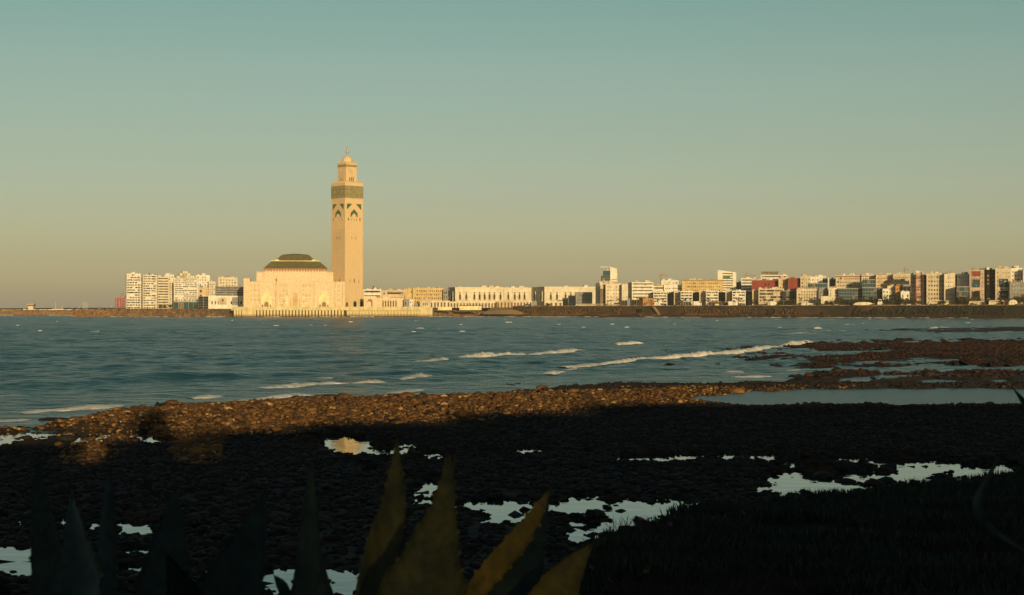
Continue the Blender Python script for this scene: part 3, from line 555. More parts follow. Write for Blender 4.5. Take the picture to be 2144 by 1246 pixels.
def framed(x0, x1, yt, lb, wall, sq, hdr=None):
    Y = rb((x0 + x1) / 2, 30); r_, Wd, Dp, H = B(A1, lb, 'apartment building', x0, x0, x1, 0, yt, Y, zr, wall, 'grid', 5, 8, wf=.35, hf=.3, clutter=True)
    s = Y / FPX
    for a, b, yy0, yy1, mm in sq:
        z0 = WZ(yy1, Y) - zr; z1 = WZ(yy0, Y) - zr
        q = MB(); q.box((a - x0) * s, (b - x0) * s, -.12, -.02, z0, z1); gp = q.build('glass_panel', M[mm], r_)
        q = MB()
        for e in (((a - x0) * s - .5, (a - x0) * s), ((b - x0) * s, (b - x0) * s + .5)): q.box(e[0], e[1], -1.2, -.003, z0, z1)
        q.box((a - x0) * s - .5, (b - x0) * s + .5, -1.2, -.003, z1, z1 + .5); q.build('frame', M[wall], gp)
    return r_
framed(2030, 2061, 567, 'pink apartment block with red top panel and large teal square window', 'pink_plaster', [(2035, 2052, 568, 579, 'red_plaster'), (2035, 2051, 585, 602, 'glass_teal'), (2035, 2051, 609, 626, 'black_glass')])
B('black_glass_tower', 'black glass balcony tower between the pink and beige framed blocks', 'tower', 2060, 2066, 2084, -30, 566, rb(2070, 30), zr, 'black_glass', 'balcony', 2, 9, glass='black_glass', clutter=True)
framed(2084, 2116, 564, 'beige apartment block with two large teal square windows', 'beige_plaster', [(2091, 2110, 584, 601, 'glass_teal'), (2091, 2110, 609, 626, 'glass_teal')])
B(A1, 'white apartments with shaded lower half at the right edge of the photograph', 'apartment building', 2116, 2116, 2143, 0, 563, rb(2130, 44), zr, 'white_plaster', 'grid', 4, 9, wf=.4, hf=.3)
B(OB, 'blue-grey shaded block below the white apartments at the right edge', 'office building', 2114, 2114, 2146, 0, 592, rb(2130, 20), zr, 'grey_plaster', 'grid', 5, 5, wf=.3, hf=.3, clutter=False)  # shaded lower half of the white front drawn as a grey block
B(A1, 'cream apartments partly cut by the right edge of the photograph', 'apartment building', 2142, 2142, 2190, 0, 566, rb(2160, 36), zr, 'cream_plaster', 'grid', 7, 8)
# fill behind rows
for k, wh in enumerate(['right of the teal glass tower', 'behind the white banded balcony building', 'behind the ochre building, left end', 'left of the white slanting tower', 'right of the white slanting tower', 'left of the rooftop pavilion', 'right of the rooftop pavilion', 'behind the second red block', 'behind the white block with teal base', 'behind the red roof edge', 'over the tan apartments', 'over the small regular windows', 'behind the six by six window block', 'between the pink and beige framed blocks']):
    a = 1262 + k * 62 + rnd.uniform(-8, 8)
    B(HS, 'distant pale rooftop block peeping up ' + wh, 'apartment block', a, a, a + rnd.uniform(22, 40), 0, 590 - k * 1.2 + rnd.uniform(0, 5), rb(a, 260), zr, rnd.choice(['white_plaster', 'cream_plaster', 'tan_plaster', 'beige_plaster']), 'grid', 6, 9, skip=.3)
# ---------------------------------------------------------------- quay of the mosque
YQ = 2057.0; SQ = YQ / FPX; ZQ = 11.4
q_ = empty('quay', (WX(486, YQ), YQ, 0)); tag(q_, 'long cream concrete quay with dark vertical slots in front of the mosque', 'quay')
def qx(px): return (px - 486) * SQ
m = MB(); m.box(qx(486), qx(880), 4.5, 60, -2, ZQ); m.build('quay_body', M['wet_concrete'], q_)  # dark body: shade inside the slots is put into its colour
m = MB(); m.box(qx(484), qx(880), -0.4, 4.49, ZQ - 3.2, ZQ + .25); m.box(qx(484), qx(880), -0.1, 0.5, ZQ + .26, ZQ + 1.0); m.build('parapet_band', M['quay_concrete'], q_)
pm = MB(); w2 = 4.3 * SQ; pm.box(-w2 / 2, w2 / 2, 0, 4.4, -2, ZQ - 3.21); pier = pm.mesh('pier', M['quay_concrete'])
x = 534.0
while x < 724: link('pier', pier, q_, (qx(x), 0, 0)); x += 6.8
for x in (492, 497.5, 503, 509): link('pier', pier, q_, (qx(x), 0, 0))
m = MB(); m.box(qx(511), qx(532), 0.05, 4.4, -2, ZQ - 3.22); m.build('wall_panel', M['quay_concrete'], q_)
m = MB(); m.box(qx(726), qx(880), 2.2, 4.4, -2, ZQ - 3.22); m.build('wall_panel', M['quay_concrete'], q_)
bm_ = MB(); a = 2.6 * SQ
bm_.v += [(-a, 2.2, -2), (a, 2.2, -2), (a * .25, -2.2, -2), (-a * .25, -2.2, -2), (-a, 2.1, ZQ - 3.3), (a, 2.1, ZQ - 3.3), (a * 1.0, 1.4, ZQ - 3.3), (-a * 1.0, 1.4, ZQ - 3.3)]
for f in ((3, 2, 6, 7), (0, 3, 7, 4), (2, 1, 5, 6), (4, 7, 6, 5)): bm_.f.append(f); bm_.m.append(0)
but = bm_.mesh('buttress', M['quay_concrete'])
x = 728.0
while x < 872: link('buttress', but, q_, (qx(x), 0, 0)); x += 6.75
m = MB()
for k in range(16): xx = 873 + k * 2.0; m.box(qx(xx), qx(xx + 1.1), 1.5 + k * .6, 3 + k * .6, -1 + k * .3, ZQ + .2)
m.box(qx(872), qx(905), 3.2, 30, -1, ZQ); m.build('ribbed_wall', M['quay_concrete'], q_, kind='stuff')
m = MB(); m.box(qx(484), qx(905), -5.5, -0.41, -1.2, .7, tx=.5, ty=1.5); m.build('footing', M['weed_shelf'], q_)

# ---------------------------------------------------------------- mosque
YM = 2100.0; SM = YM / FPX
mo = empty('mosque', (WX(512, YM), YM, ZQ), R(7.0)); tag(mo, 'huge pale stone mosque hall with a green tiled hipped roof beside the minaret', 'mosque')
def mx_(px): return (px - 512) * SM
def mz(py): return WZ(py, YM) - ZQ
FR = ((0, 0, 0), (1, 0), (0, -1))
m = MB(); m.box(mx_(512), mx_(721), 0, 120, 0, mz(589.5)); m.box(mx_(510), mx_(523), -2, 40, 0, mz(583)); m.build('lower_tier', M['marble'], mo)
m = MB(); m.box(mx_(536), mx_(697), 14, 110, mz(589.5) + .01, mz(568.5)); m.box(mx_(552), mx_(684), 11, 13.99, mz(589.5) + .01, mz(568)); m.box(mx_(556), mx_(680), 13, 60, mz(568.4), mz(563.1)); m.build('upper_tier', M['marble'], mo)
m = MB(); m.box(mx_(579), mx_(654), -2.2, -.01, 0, mz(581)); m.box(mx_(579), mx_(654), .0, 13.9, mz(589.5) + .02, mz(581)); m.box(mx_(548), mx_(579), -.8, -.02, 0, mz(600)); m.box(mx_(654), mx_(694), -.8, -.02, 0, mz(600)); m.build('portal_block', M['marble'], mo)
m = MB()
for a, b in ((518, 521), (575, 578), (655, 658), (700, 703), (715, 718)): m.box(mx_(a), mx_(b), -1.5, -.03, 0, mz(590.5))
m.build('pilaster', M['travertine'], mo)
m = MB()
for a in (541, 560, 579, 592, 604, 616, 628, 640, 653, 672, 690): pass
m.box(mx_(513), mx_(720), -.35, -.004, mz(590.4), mz(589.2)); m.box(mx_(536), mx_(697), 13.5, 13.99, mz(570), mz(568.2)); m.build('cornice', M['travertine'], mo)
# cross-pattern relief panels on the big wall
m = MB()
for a in (526, 534, 542, 586, 593, 600, 634, 641, 648, 700, 708):
    for zz in (598, 608, 618, 628): m.box(mx_(a - 2.6), mx_(a + 2.6), -.25 if not 579 < a < 654 else -2.45, -.012 if not 579 < a < 654 else -2.21, mz(zz + 3.4), mz(zz - 3.4))
m.build('relief_panel', M['travertine'], mo, kind='stuff')
# roof: eaves with brackets, two hipped tiers
def hip(m, x0, x1, y0, y1, z0, X0, X1, Y0, Y1, z1, mi=0): 
    i = len(m.v); m.v += [(x0, y0, z0), (x1, y0, z0), (x1, y1, z0), (x0, y1, z0), (X0, Y0, z1), (X1, Y0, z1), (X1, Y1, z1), (X0, Y1, z1)]
    for f in ((0, 1, 5, 4), (1, 2, 6, 5), (2, 3, 7, 6), (3, 0, 4, 7), (4, 5, 6, 7), (0, 3, 2, 1)): m.f.append(tuple(i + k for k in f)); m.m.append(mi)
rf = empty('roof'); rf.parent = mo
m = MB(); hip(m, mx_(550.5), mx_(685.5), 8, 100, mz(561.5), mx_(567), mx_(668), 26, 82, mz(545.6)); m.build('lower_slope', M['green_tile'], rf)
m = MB(); hip(m, mx_(574), mx_(660), 34, 76, mz(544), mx_(588.5), mx_(646), 48, 64, mz(530.5)); hip(m, mx_(588.5), mx_(646), 48, 64, mz(530.5) + .01, mx_(610), mx_(624), 55, 57, mz(528)); m.build('upper_slope', M['green_tile'], rf)
m = MB(); m.box(mx_(565.5), mx_(669.5), 24, 84, mz(545.5), mz(544.2)); m.box(mx_(575), mx_(583), 27, 30, mz(544.2) + .01, mz(541.8)); m.box(mx_(652), mx_(659), 27, 30, mz(544.2) + .01, mz(541.8)); m.build('gutter', M['pale_marble'], rf)
m = MB(); m.box(mx_(551.5), mx_(684.5), 8.6, 99, mz(563), mz(561.5) - .01); m.build('eaves', M['cedar'], rf)
bk = MB(); bk.prism([(-.8, 0), (0.8, 0), (1.2, 2.4), (-1.2, 2.4)], (0, 0, 0), (1, 0), (0, -1), 1.6); bk.box(-.5, .5, 0.01, 1.5, -1.2, 2.2); bme = bk.mesh('bracket', M['cedar'])
for k in range(22): link('bracket', bme, rf, (mx_(555 + k * 6.0), 11.2, mz(567)))
# portals
def portal(cx):
    g = empty('portal', (mx_(cx), 0, 0)); g.parent = mo; s = SM
    y0 = -.82
    q = MB(); q.prism([(-11.5 * s, 0), (11.5 * s, 0), (11.5 * s, 24 * s), (6 * s, 25 * s), (6 * s, 31 * s), (3 * s, 35 * s), (-3 * s, 35 * s), (-6 * s, 31 * s), (-6 * s, 25 * s), (-11.5 * s, 24 * s)], (0, y0, 0), (1, 0), (0, -1), .5); q.build('marble_screen', M['pale_marble'], g)
    q = MB(); q.prism(arch_poly(8.5 * s, 12 * s, z0=0), (0, y0 - .5, 0), (1, 0), (0, -1), .06); q.build('door', M['brown_stone'], g)
    q = MB(); ring_arch(q, (0, y0 - .5, 0), (1, 0), (0, -1), 0, 0, 8.5 * s, 12 * s, 1.0 * s, .8); q.build('arch_surround', M['travertine'], g)
    for sg in (-1, 1):
        q = MB(); q.box(sg * 8.2 * s - 1.4 * s, sg * 8.2 * s + 1.4 * s, y0 - .56, y0 - .5, 0, 6 * s); q.build('side_door', M['wood'], g)
        q = MB(); q.box(sg * 12 * s - .35, sg * 12 * s + .35, y0 - .9, y0 - .01, 0, 19 * s); q.build('column', M['travertine'], g)
portal(557.5); portal(677.3)
g = empty('portal', (mx_(617), 0, 0)); g.parent = mo; s = SM
q = MB(); q.prism(arch_poly(10 * s, 31 * s), (0, -2.22, 0), (1, 0), (0, -1), .05); q.build('door', M['ochre_plaster'], g)
q = MB(); ring_arch(q, (0, -2.22, 0), (1, 0), (0, -1), 0, 0, 10 * s, 32 * s, 1.6 * s, 1.0); q.build('arch_surround', M['marble'], g)
for sg in (-1, 1):
    q = MB(); q.prism(arch_poly(2.6 * s, 18 * s, cx=sg * 9.2 * s), (0, -2.22, 0), (1, 0), (0, -1), .05); q.build('side_door', M['ochre_plaster'], g)
    q = MB(); q.prism(arch_poly(4.6 * s, 26 * s, cx=sg * 17 * s, pointed=True), (0, -2.22, 0), (1, 0), (0, -1), .3); q.build('marble_screen', M['pale_marble'], g)
for a, y0 in ((577, 586), (581, 585.5), (655.5, 586)):
    q = MB(); q.box(mx_(a - .8), mx_(a + .8), 13.9 if a != 581 else 10.8, 13.99 if a != 581 else 10.9, mz(589), mz(583)); q.box(mx_(a - .8), mx_(a + .8), -.1 if a == 655.5 else -.1, -.02, mz(589.4), mz(584) if False else mz(589.3)); q.build('slit_window', M['dark_void'], mo)
m = MB()
for a in (517, 537, 577, 590, 645, 658, 709):
    m.prism(arch_poly(3 * SM, 4.5 * SM, cx=mx_(a), z0=1), (0, -2.23 if 579 < a < 654 else -.03, 0), (1, 0), (0, -1), .06)
m.build('niche', M['ochre_plaster'], mo, kind='stuff')
# lamp posts on the esplanade
for a, w_ in ((594.5, 'left of'), (636, 'right of')):
    q = MB(); q.tube((0, 0, 0), (0, 0, 7.5), .16); q.box(-1.2, 1.2, -.3, .3, 7.2, 7.7); q.build('lamp_post', M['wood'], loc=(WX(a, 2075), 2075, ZQ), label=f'slim dark lamp post standing {w_} the mosque centre portal', category='x') if False else tag(q.build('lamp_post', M['wood'], loc=(WX(a, 2075), 2075, ZQ)), f'slim dark lamp post standing {w_} the mosque centre portal', 'lamp post')

# ---------------------------------------------------------------- minaret
YN = 2130.0; SN = YN / FPX; PHI = R(37.4); VA = R(5.4)
mw_ = 37.6 / math.cos(PHI) * SN                       # side of the square shaft
mi_ = empty('minaret', (WX(722.3, YN), YN, ZQ), PHI + VA); tag(mi_, 'very tall square minaret with green tile bands and a small lantern dome', 'minaret')
# local frame: near corner at the origin; right face along +x (outward -y), left face along +y (outward -x)
def nz(py): return WZ(py, YN) - ZQ
m = MB(); W_ = mw_; m.box(0, W_, 0, W_, 0, nz(381.5)); m.build('shaft', M['marble_minaret'], mi_)
m = MB(); e = .8; m.box(-e, W_ + e, -e, W_ + e, 0, nz(621)); m.build('base', M['marble_minaret'], mi_)
F2 = {'r': ((0, 0, 0), (1, 0), (0, -1)), 'l': ((0, W_, 0), (0, -1), (-1, 0))}
def both(fn):
    for k in 'rl': fn(k, *F2[k])
def flip(c, k): return c
up = W_ / 100.0
# corner strips & frames
m = MB()
def f1(k, o, u, n):
    for a, b in ((0.5, 5), (95, 99.5)): m.prism([(a * up, nz(620)), (b * up, nz(620)), (b * up, nz(417)), (a * up, nz(417))], o, u, n, .22)
both(f1); m.build('corner_strip', M['marble_minaret'], mi_)
m = MB()
def f2(k, o, u, n):
    for i in range(7):
        a = 12 + i * 12
        m.prism([(a * up, nz(480)), ((a + 3) * up, nz(480)), ((a + 3) * up, nz(463)), (a * up, nz(463))], o, u, n, .25)
    for r_ in range(9):
        for i in range(6):
            cx = (17 + i * 13.2) * up; zz = nz(596 - r_ * 8.5 - (4 if i % 2 else 0)); d = 4.6 * up
            m.prism([(cx, zz - d * 1.1), (cx + d, zz), (cx, zz + d * 1.1), (cx - d, zz)], o, u, n, .28)
    for zz in (505, 488, 604): m.prism([(6 * up, nz(zz)), (94 * up, nz(zz)), (94 * up, nz(zz - 1)), (6 * up, nz(zz - 1))], o, u, n, .3)
both(f2); m.build('lozenge_relief', M['marble_minaret'], mi_, kind='stuff')
def f3(k, o, u, n):
    q = MB(); q.prism([(-.3, nz(414)), (W_ + .3 * (k == 'r'), nz(414)), (W_ + .3 * (k == 'r'), nz(388)), (-.3, nz(388))], o, u, n, .35); bd = q.build('tile_band', M['zellige_band'], mi_)
    for cx in (25, 75):
        for zz, r1 in ((401, 7),):
            q = MB()
            for r_ in (r1 * up, r1 * up * .45):
                for j in range(12):
                    a0 = 2 * math.pi * j / 12; a1 = 2 * math.pi * (j + 1) / 12; t = .9 * up
                    q.prism([(cx * up + r_ * math.cos(a0), nz(zz) + r_ * math.sin(a0)), (cx * up + (r_ + t) * math.cos(a0), nz(zz) + (r_ + t) * math.sin(a0)), (cx * up + (r_ + t) * math.cos(a1), nz(zz) + (r_ + t) * math.sin(a1)), (cx * up + r_ * math.cos(a1), nz(zz) + r_ * math.sin(a1))], o, u, n, .5)
            q.build('rosette', M['zellige_ring'], bd)
    for cx in (17, 50, 83) if k == 'r' else (17, 50, 83):
        for zz, sg in ((388.6, -1), (413.4, 1)):
            q = MB(); r_ = 8 * up; t = 1.6 * up
            for j in range(6):
                a0 = math.pi * j / 6; a1 = math.pi * (j + 1) / 6
                p = [(cx * up + r_ * math.cos(a0), nz(zz) + sg * r_ * math.sin(a0)), (cx * up + (r_ + t) * math.cos(a0), nz(zz) + sg * (r_ + t) * math.sin(a0)), (cx * up + (r_ + t) * math.cos(a1), nz(zz) + sg * (r_ + t) * math.sin(a1)), (cx * up + r_ * math.cos(a1), nz(zz) + sg * r_ * math.sin(a1))]
                q.prism(p if sg > 0 else p[::-1], o, u, n, .52)
            q.build('half_ring', M['zellige_ring'], bd)
both(f3)
def f4(k, o, u, n):
    for sg in (-1, 1):
        x1 = 50 + sg * 40; x2 = 50 + sg * 10
        pts = [(x1, 438.5), (x1, 426), (x2, 426)] if sg > 0 else [(x1, 438.5), (x2, 426), (x1, 426)]
        q = MB(); q.prism([(a * up, nz(b)) for a, b in pts], o, u, n, .15); q.build('green_spandrel', M['green_zellige'], mi_)
    P_ = lambda a, b: (a * up, nz(b))
    q = MB()
    q.prism([P_(50, 446), P_(50, 437), P_(31, 445), P_(38, 450)][::-1], o, u, n, .15); q.prism([P_(50, 446), P_(62, 450), P_(69, 445), P_(50, 437)], o, u, n, .15)
    q.prism([P_(30, 454), P_(35.5, 453), P_(38, 450), P_(31, 445)], o, u, n, .15); q.prism([P_(64.5, 453), P_(70, 454), P_(69, 445), P_(62, 450)], o, u, n, .15)
    q.build('green_arch', M['green_zellige'], mi_)
    q = MB(); ring_arch(q, (o[0], o[1], nz(454.5)), u, n, 50 * up, 0, 14 * up, 6.6 * SN, 3 * up, .5); q.build('arch_ring', M['travertine'], mi_)
    q = MB()
    for sg in (-1, 1): q.prism([P_(50 + sg * 50 * .86, 440), P_(50 + sg * 43, 437.5), P_(50, 419.5), P_(50, 422.5)][::sg if sg > 0 else -1], o, u, n, .3)
    for c, w_, h_ in ((18, 6, 6.5), (36, 3.2, 4.8), (50, 3.2, 4.8), (64, 3.2, 4.8), (82, 6, 6.5)):
        a = MB(); a.prism(arch_poly(w_ * up, h_ * SN, cx=c * up, z0=nz(461.5)), o, u, n, .06); a.build('arched_window', M['wood'], mi_)
        q = MB(); ring_arch(q, o, u, n, c * up, nz(461.5), w_ * up, h_ * SN, 1.0 * up, .5); q.build('arch_surround', M['travertine'], mi_)
    for c in ((38, 50, 62) if k == 'l' else (38, 60)):
        a = MB(); a.prism([P_(c - 1.5, 500.5), P_(c + 1.5, 500.5), P_(c + 1.5, 495), P_(c - 1.5, 495)], o, u, n, .06); a.build('slit_window', M['wood'], mi_)
    for c, y0, y1, w_ in (((28, 591, 586, 1.5), (52, 592, 582.5, 3), (77, 592, 586, 1.5)) if k == 'r' else ((30, 589, 586, 1.5), (60, 590, 582, 3))):
        a = MB(); a.prism([P_(c - w_, y0), P_(c + w_, y0), P_(c + w_, y1 + 1), P_(c, y1), P_(c - w_, y1 + 1)], o, u, n, .06); a.build('slit_window', M['wood'], mi_)
both(f4)
# merlons and cornice
m = MB(); m.box(-.5, W_ + .5, -.5, W_ + .5, nz(388) + .01, nz(387)); m.box(-.45, W_ + .45, -.45, W_ + .45, nz(415.4), nz(414) - .01); m.build('cornice', M['travertine'], mi_)
mer = MB(); mer.prism([(-.7, 0), (.7, 0), (.7, .9), (.35, 1.3), (.35, 1.9), (-.35, 1.9), (-.35, 1.3), (-.7, .9)], (0, 0.25, 0), (1, 0), (0, -1), .5); mme = mer.mesh('merlon', M['marble_minaret'])
for i in range(13):
    t = (i + .5) / 13 * W_; z = nz(381.5) + .001
    link('merlon', mme, mi_, (t, .26, z)); link('merlon', mme, mi_, (t, W_ - .26, z)); link('merlon', mme, mi_, (.26, t, z), R(90)); link('merlon', mme, mi_, (W_ - .26, t, z), R(90))
# lantern
lw = 22.6 / math.cos(PHI) * SN; lo = (W_ - lw) / 2; ZL = nz(381.5)
m = MB(); m.box(lo, lo + lw, lo, lo + lw, ZL + .01, nz(341)); la = m.build('lantern', M['marble_minaret'], mi_)
FL = {'r': ((lo, lo, 0), (1, 0), (0, -1)), 'l': ((lo, lo + lw, 0), (0, -1), (-1, 0))}; ul = lw / 100
for k in 'rl':
    o, u, n = FL[k]
    q = MB(); q.prism([(-.2, nz(347.5)), (lw + .2 * (k == 'r'), nz(347.5)), (lw + .2 * (k == 'r'), nz(343)), (-.2, nz(343))], o, u, n, .25); q.build('tile_band', M['zellige_band'], la)
    q = MB(); q.prism([(25 * ul, nz(368)), (75 * ul, nz(368)), (75 * ul, nz(350)), (25 * ul, nz(350))], o, u, n, .1); q.build('lattice_panel', M['tan_plaster'], la)
    for c in (33, 50, 67):
        q = MB(); q.prism(arch_poly(9 * ul, 9 * SN, cx=c * ul, z0=nz(378)), o, u, n, .12); q.build('arched_window', M['wood'], la)
        q = MB(); ring_arch(q, o, u, n, c * ul, nz(378), 9 * ul, 9 * SN, 3 * ul, .4); q.build('arch_surround', M['travertine'], la)
m = MB(); m.box(lo - .5, lo + lw + .5, lo - .5, lo + lw + .5, nz(341) + .01, nz(339.4)); m.build('cornice', M['travertine'], la)
for i in range(8):
    t = lo + (i + .5) / 8 * lw; z = nz(339.4) + .001
    link('merlon', mme, mi_, (t, lo + .2, z)); link('merlon', mme, mi_, (lo + .2, t, z), R(90)); link('merlon', mme, mi_, (t, lo + lw - .2, z)); link('merlon', mme, mi_, (lo + lw - .2, t, z), R(90))
cc = W_ / 2; rD = 11.6 * SN; z0 = nz(339.4)
m = MB(); n_ = 32; prof = [(rD * .97, z0), (rD, z0 + 3.2)] + [(rD * math.cos(t), z0 + 3.2 + rD * .98 * math.sin(t)) for t in [math.pi / 2 * i / 8 for i in range(1, 9)]]
i0 = len(m.v)
for r_, z in prof:
    for k in range(n_ * 1):
        a = 2 * math.pi * k / n_; rr = max(r_, .01) * (1.0 if k % 2 else .955); m.v.append((cc + rr * math.cos(a), cc + rr * math.sin(a), z))
for j in range(len(prof) - 1):
    for k in range(n_): k2 = (k + 1) % n_; m.f.append((j * n_ + k, j * n_ + k2, (j + 1) * n_ + k2, (j + 1) * n_ + k)); m.m.append(0)
m.build('dome', M['travertine'], mi_)
zt = nz(321.5)
def ball(r, z): return [(r * math.sin(math.pi * i / 6) + .02, z - r * math.cos(math.pi * i / 6)) for i in range(7)]
m = MB(); m.lathe([(.35, zt), (.3, nz(318))] + ball(1.85, nz(314.8)) + [(.3, nz(310.5))] + ball(1.25, nz(306.5)) + [(.25, nz(304))] + ball(.8, nz(301.5)) + [(.2, nz(299)), (.02, nz(296))], cc, cc, 10); m.build('finial', M['brass'], mi_, smooth=True)
# base arches
for c, w_, h_, y0 in ((64, 17, 13.5, 641), (100, 15, 13.5, 641)):
    c = (c - 12) 
    q = MB(); q.prism(arch_poly(w_ * up, h_ * SN, cx=c * up * 1.0, z0=.2), (0, -e, 0), (1, 0), (0, -1), .06); q.build('archway', M['black_glass'], mi_)
    q = MB(); ring_arch(q, (0, -e, 0), (1, 0), (0, -1), c * up, .2, w_ * up, h_ * SN, 3 * up, .6); q.build('arch_surround', M['travertine'], mi_)
q = MB(); q.box(1.5 * up, 15 * up, -e - .1, -e - .02, .2, 11 * SN); q.build('door', M['wood'], mi_)

# gate and pavilion right of the minaret
r_, Wd, Dp, H = B('arch_gate', 'tan stone gate with one big horseshoe arch right of the minaret', 'gate', 762, 762, 788, 0, 621, 2110, ZQ, 'marble', 'none', 1, 1, clutter=False, parapet=.6, D=14)
s = 2110 / FPX
q = MB(); q.prism(arch_poly(10.5 * s, 18 * s, cx=12.5 * s, z0=.1), (0, 0, 0), (1, 0), (0, -1), .05); q.build('niche', M['brown_stone'], r_)  # brown sheet is the painted shadow inside the arch
q = MB(); q.prism(arch_poly(7.5 * s, 13 * s, cx=11 * s, z0=.1), (0, -.06, 0), (1, 0), (0, -1), .1); q.build('inner_wall', M['marble'], r_)  # offset pale plate leaves the painted shadow as a crescent, top and right
q = MB(); ring_arch(q, (0, 0, 0), (1, 0), (0, -1), 12.5 * s, .1, 10.5 * s, 18 * s, 1.6 * s, 1.6); q.build('arch_surround', M['marble'], r_)
r_, Wd, Dp, H = B('colonnade', 'tan stone colonnade wing with six tall dark slots right of the gate', 'colonnade', 788, 788, 846, 0, 622, 2130, ZQ, 'marble', 'none', 1, 1, clutter=False, parapet=.5, D=16)
s = 2130 / FPX
for k in range(6):
    c = (802 + k * 5.4 - 788) * s; q = MB(); q.box(c - 1.1 * s, c + 1.1 * s, -.06, -.01, .2, 14.5 * s); q.build('slot', M['dark_void'], r_)
    q = MB(); q.box(c - 1.9 * s, c - 1.12 * s, -1.2, -.02, .2, 15.5 * s); q.box(c + 1.12 * s, c + 1.9 * s, -1.2, -.02, .2, 15.5 * s); q.build('pier', M['marble'], r_)
q = MB(); q.box(-.3, Wd * .23, -1, -.02, H - .8, H - .1); q.box(Wd * .5, Wd + .3, -1, -.02, H - .8, H - .1); q.build('ledge', M['brown_stone'], r_)
g = empty('curved_pavilion', (WX(808, 2180), 2180, ZQ)); tag(g, 'pavilion with dark curved glass roof lights above the stone colonnade', 'pavilion')
s = 2180 / FPX; zz = lambda py: WZ(py, 2180) - ZQ
m = MB(); m.box(0, 38 * s, 0, 20, 0, zz(619)); m.box(2 * s, 33 * s, 2, 18, zz(619) + .01, zz(613)); m.build('wall', M['beige_plaster'], g)
m = MB(); 
for k in range(8):
    a = 3 + k * 3.6; m.box(a * s, (a + 3.2) * s, 1.9, 1.98, zz(616), zz(613.2)); 
m.build('glazing', M['black_glass'], g)
m = MB(); m.prism([(1 * s, zz(613)), (34 * s, zz(613)), (33 * s, zz(611)), (26 * s, zz(610.6)), (18 * s, zz(612)), (10 * s, zz(610.6)), (3 * s, zz(611))], (0, 18, 0), (1, 0), (0, -1), 17); m.build('roof', M['brown_stone'], g)

# ---------------------------------------------------------------- port on the left
bw = empty('breakwater', (WX(40, 2900), 2900, 0)); tag(bw, 'low brown rubble breakwater at the far left edge of the sea', 'breakwater')
xs_ = np.linspace(WX(-260, 2900), WX(255, 2900), 150)
def prof(x, k): return [(-16, -1.5), (-9, 2.8), (-4, 6.2), (0, 8.6), (6, 8.8), (14, 3)][k]
rows = [[(float(x) - bw.location.x, prof(x, k)[0] + jit(x, k * 9, 1.5, 9), prof(x, k)[1] + (jit(x, k * 7, .9, 6) if k else 0)) for x in xs_] for k in range(6)]
strip('rubble_mound', rows, [M['rubble']], kind=None, parent=bw)
g = empty('control_tower', (WX(58.5, 2950), 2950, 6)); tag(g, 'squat pale harbour control tower with wide cab on the breakwater', 'tower')
s = 2950 / FPX; zz = lambda py: WZ(py, 2950) - 6
m = MB(); m.box(0, 11 * s, 0, 9, 0, zz(641)); m.box(-3 * s, 20 * s, 1, 10, 0, zz(648)); m.build('wall', M['cream_plaster'], g)
m = MB(); m.box(-.5 * s, 12.5 * s, -1, 10, zz(641) + .01, zz(638)); m.build('cab', M['curtain'], g); m = MB(); m.box(-1 * s, 13 * s, -1.6, 10.6, zz(638) + .01, zz(636.5)); m.build('cab_roof', M['tan_plaster'], g)
m = MB(); m.tube((13.5 * s, 3, 0), (13.5 * s, 3, zz(627)), .3); m.build('mast', M['wood'], g)
for k, (a, b, yt, mt) in enumerate(((-60, 40, 648.5, 'tan_plaster'), (48, 55, 647, 'cream_plaster'), (80, 110, 648, 'white_plaster'), (110, 132, 646.5, 'cream_plaster'), (131, 156, 648, 'white_plaster'), (160, 167, 647.5, 'white_plaster'), (168, 200, 648, 'white_plaster'), (205, 228, 646, 'cream_plaster'), (228, 241, 644.5, 'white_plaster'))):
    B('harbour_shed', ['long tan shed at the far left edge on the breakwater', 'small cream hut left of the control tower', 'long white shed right of the control tower', 'cream shed with masts around it', 'white shed left of the small hut', 'tiny white hut between two harbour sheds', 'white shed under the four thin masts', 'cream shed left of the gantry crane', 'small white shed touching the gantry crane'][k], 'shed', a, a, b, 0, yt, 2960, 6, mt, 'sparse', 3, 1, skip=.5, clutter=False, parapet=.2)
for k, (a, yt) in enumerate(((116.5, 633), (130, 640), (151, 643), (174.5, 631), (178, 632), (182, 633), (166, 641), (222, 641), (234, 639))):
    m = MB(); h = WZ(yt, 2975) - 7; m.tube((0, 0, 0), (0, 0, h), .45, .2, 5)
    tag(m.build('mast', M['white_plaster'], loc=(WX(a, 2975), 2975, 7)), ['tallest thin pale mast standing alone right of the control tower', 'short thin pale mast right of the tall lone one', 'shortest pale mast left of the cluster', 'left mast of the cluster of tall thin masts', 'middle mast of the cluster of tall thin masts', 'right mast of the cluster of tall thin masts', 'short mast just left of the mast cluster', 'thin mast left of the gantry crane, farther one', 'thin mast nearest the gantry crane'][k], 'mast', 'harbour masts')
# red gantry crane
g = empty('gantry_crane', (WX(241, 2700), 2700, 8)); tag(g, 'red harbour gantry crane left of the tall balcony towers', 'crane')
s = 2700 / FPX; zz = lambda py: WZ(py, 2700) - 8
for px in (0.5, 6.5, 12, 18.5):
    for yy in (0, 14):
        m = MB(); m.box(px * s - .55, px * s + .55, yy, yy + 1.1, 0, zz(625) - .01); m.build('leg', M['red_steel'], g)
m = MB(); m.box(0, 19 * s, -.2, 1.4, zz(625), zz(623.5)); m.box(0, 19 * s, 14, 15.4, zz(625), zz(623.5)); m.box(0, 1.2, 1.41, 13.9, zz(625), zz(623.5)); m.box(6 * s, 6 * s + 1.2, 1.41, 13.9, zz(625), zz(623.5)); m.build('portal_beam', M['red_steel'], g)
m = MB(); m.box(-2 * s, 24 * s, 6, 8, zz(629.5), zz(628.5)); m.build('boom', M['red_steel'], g)
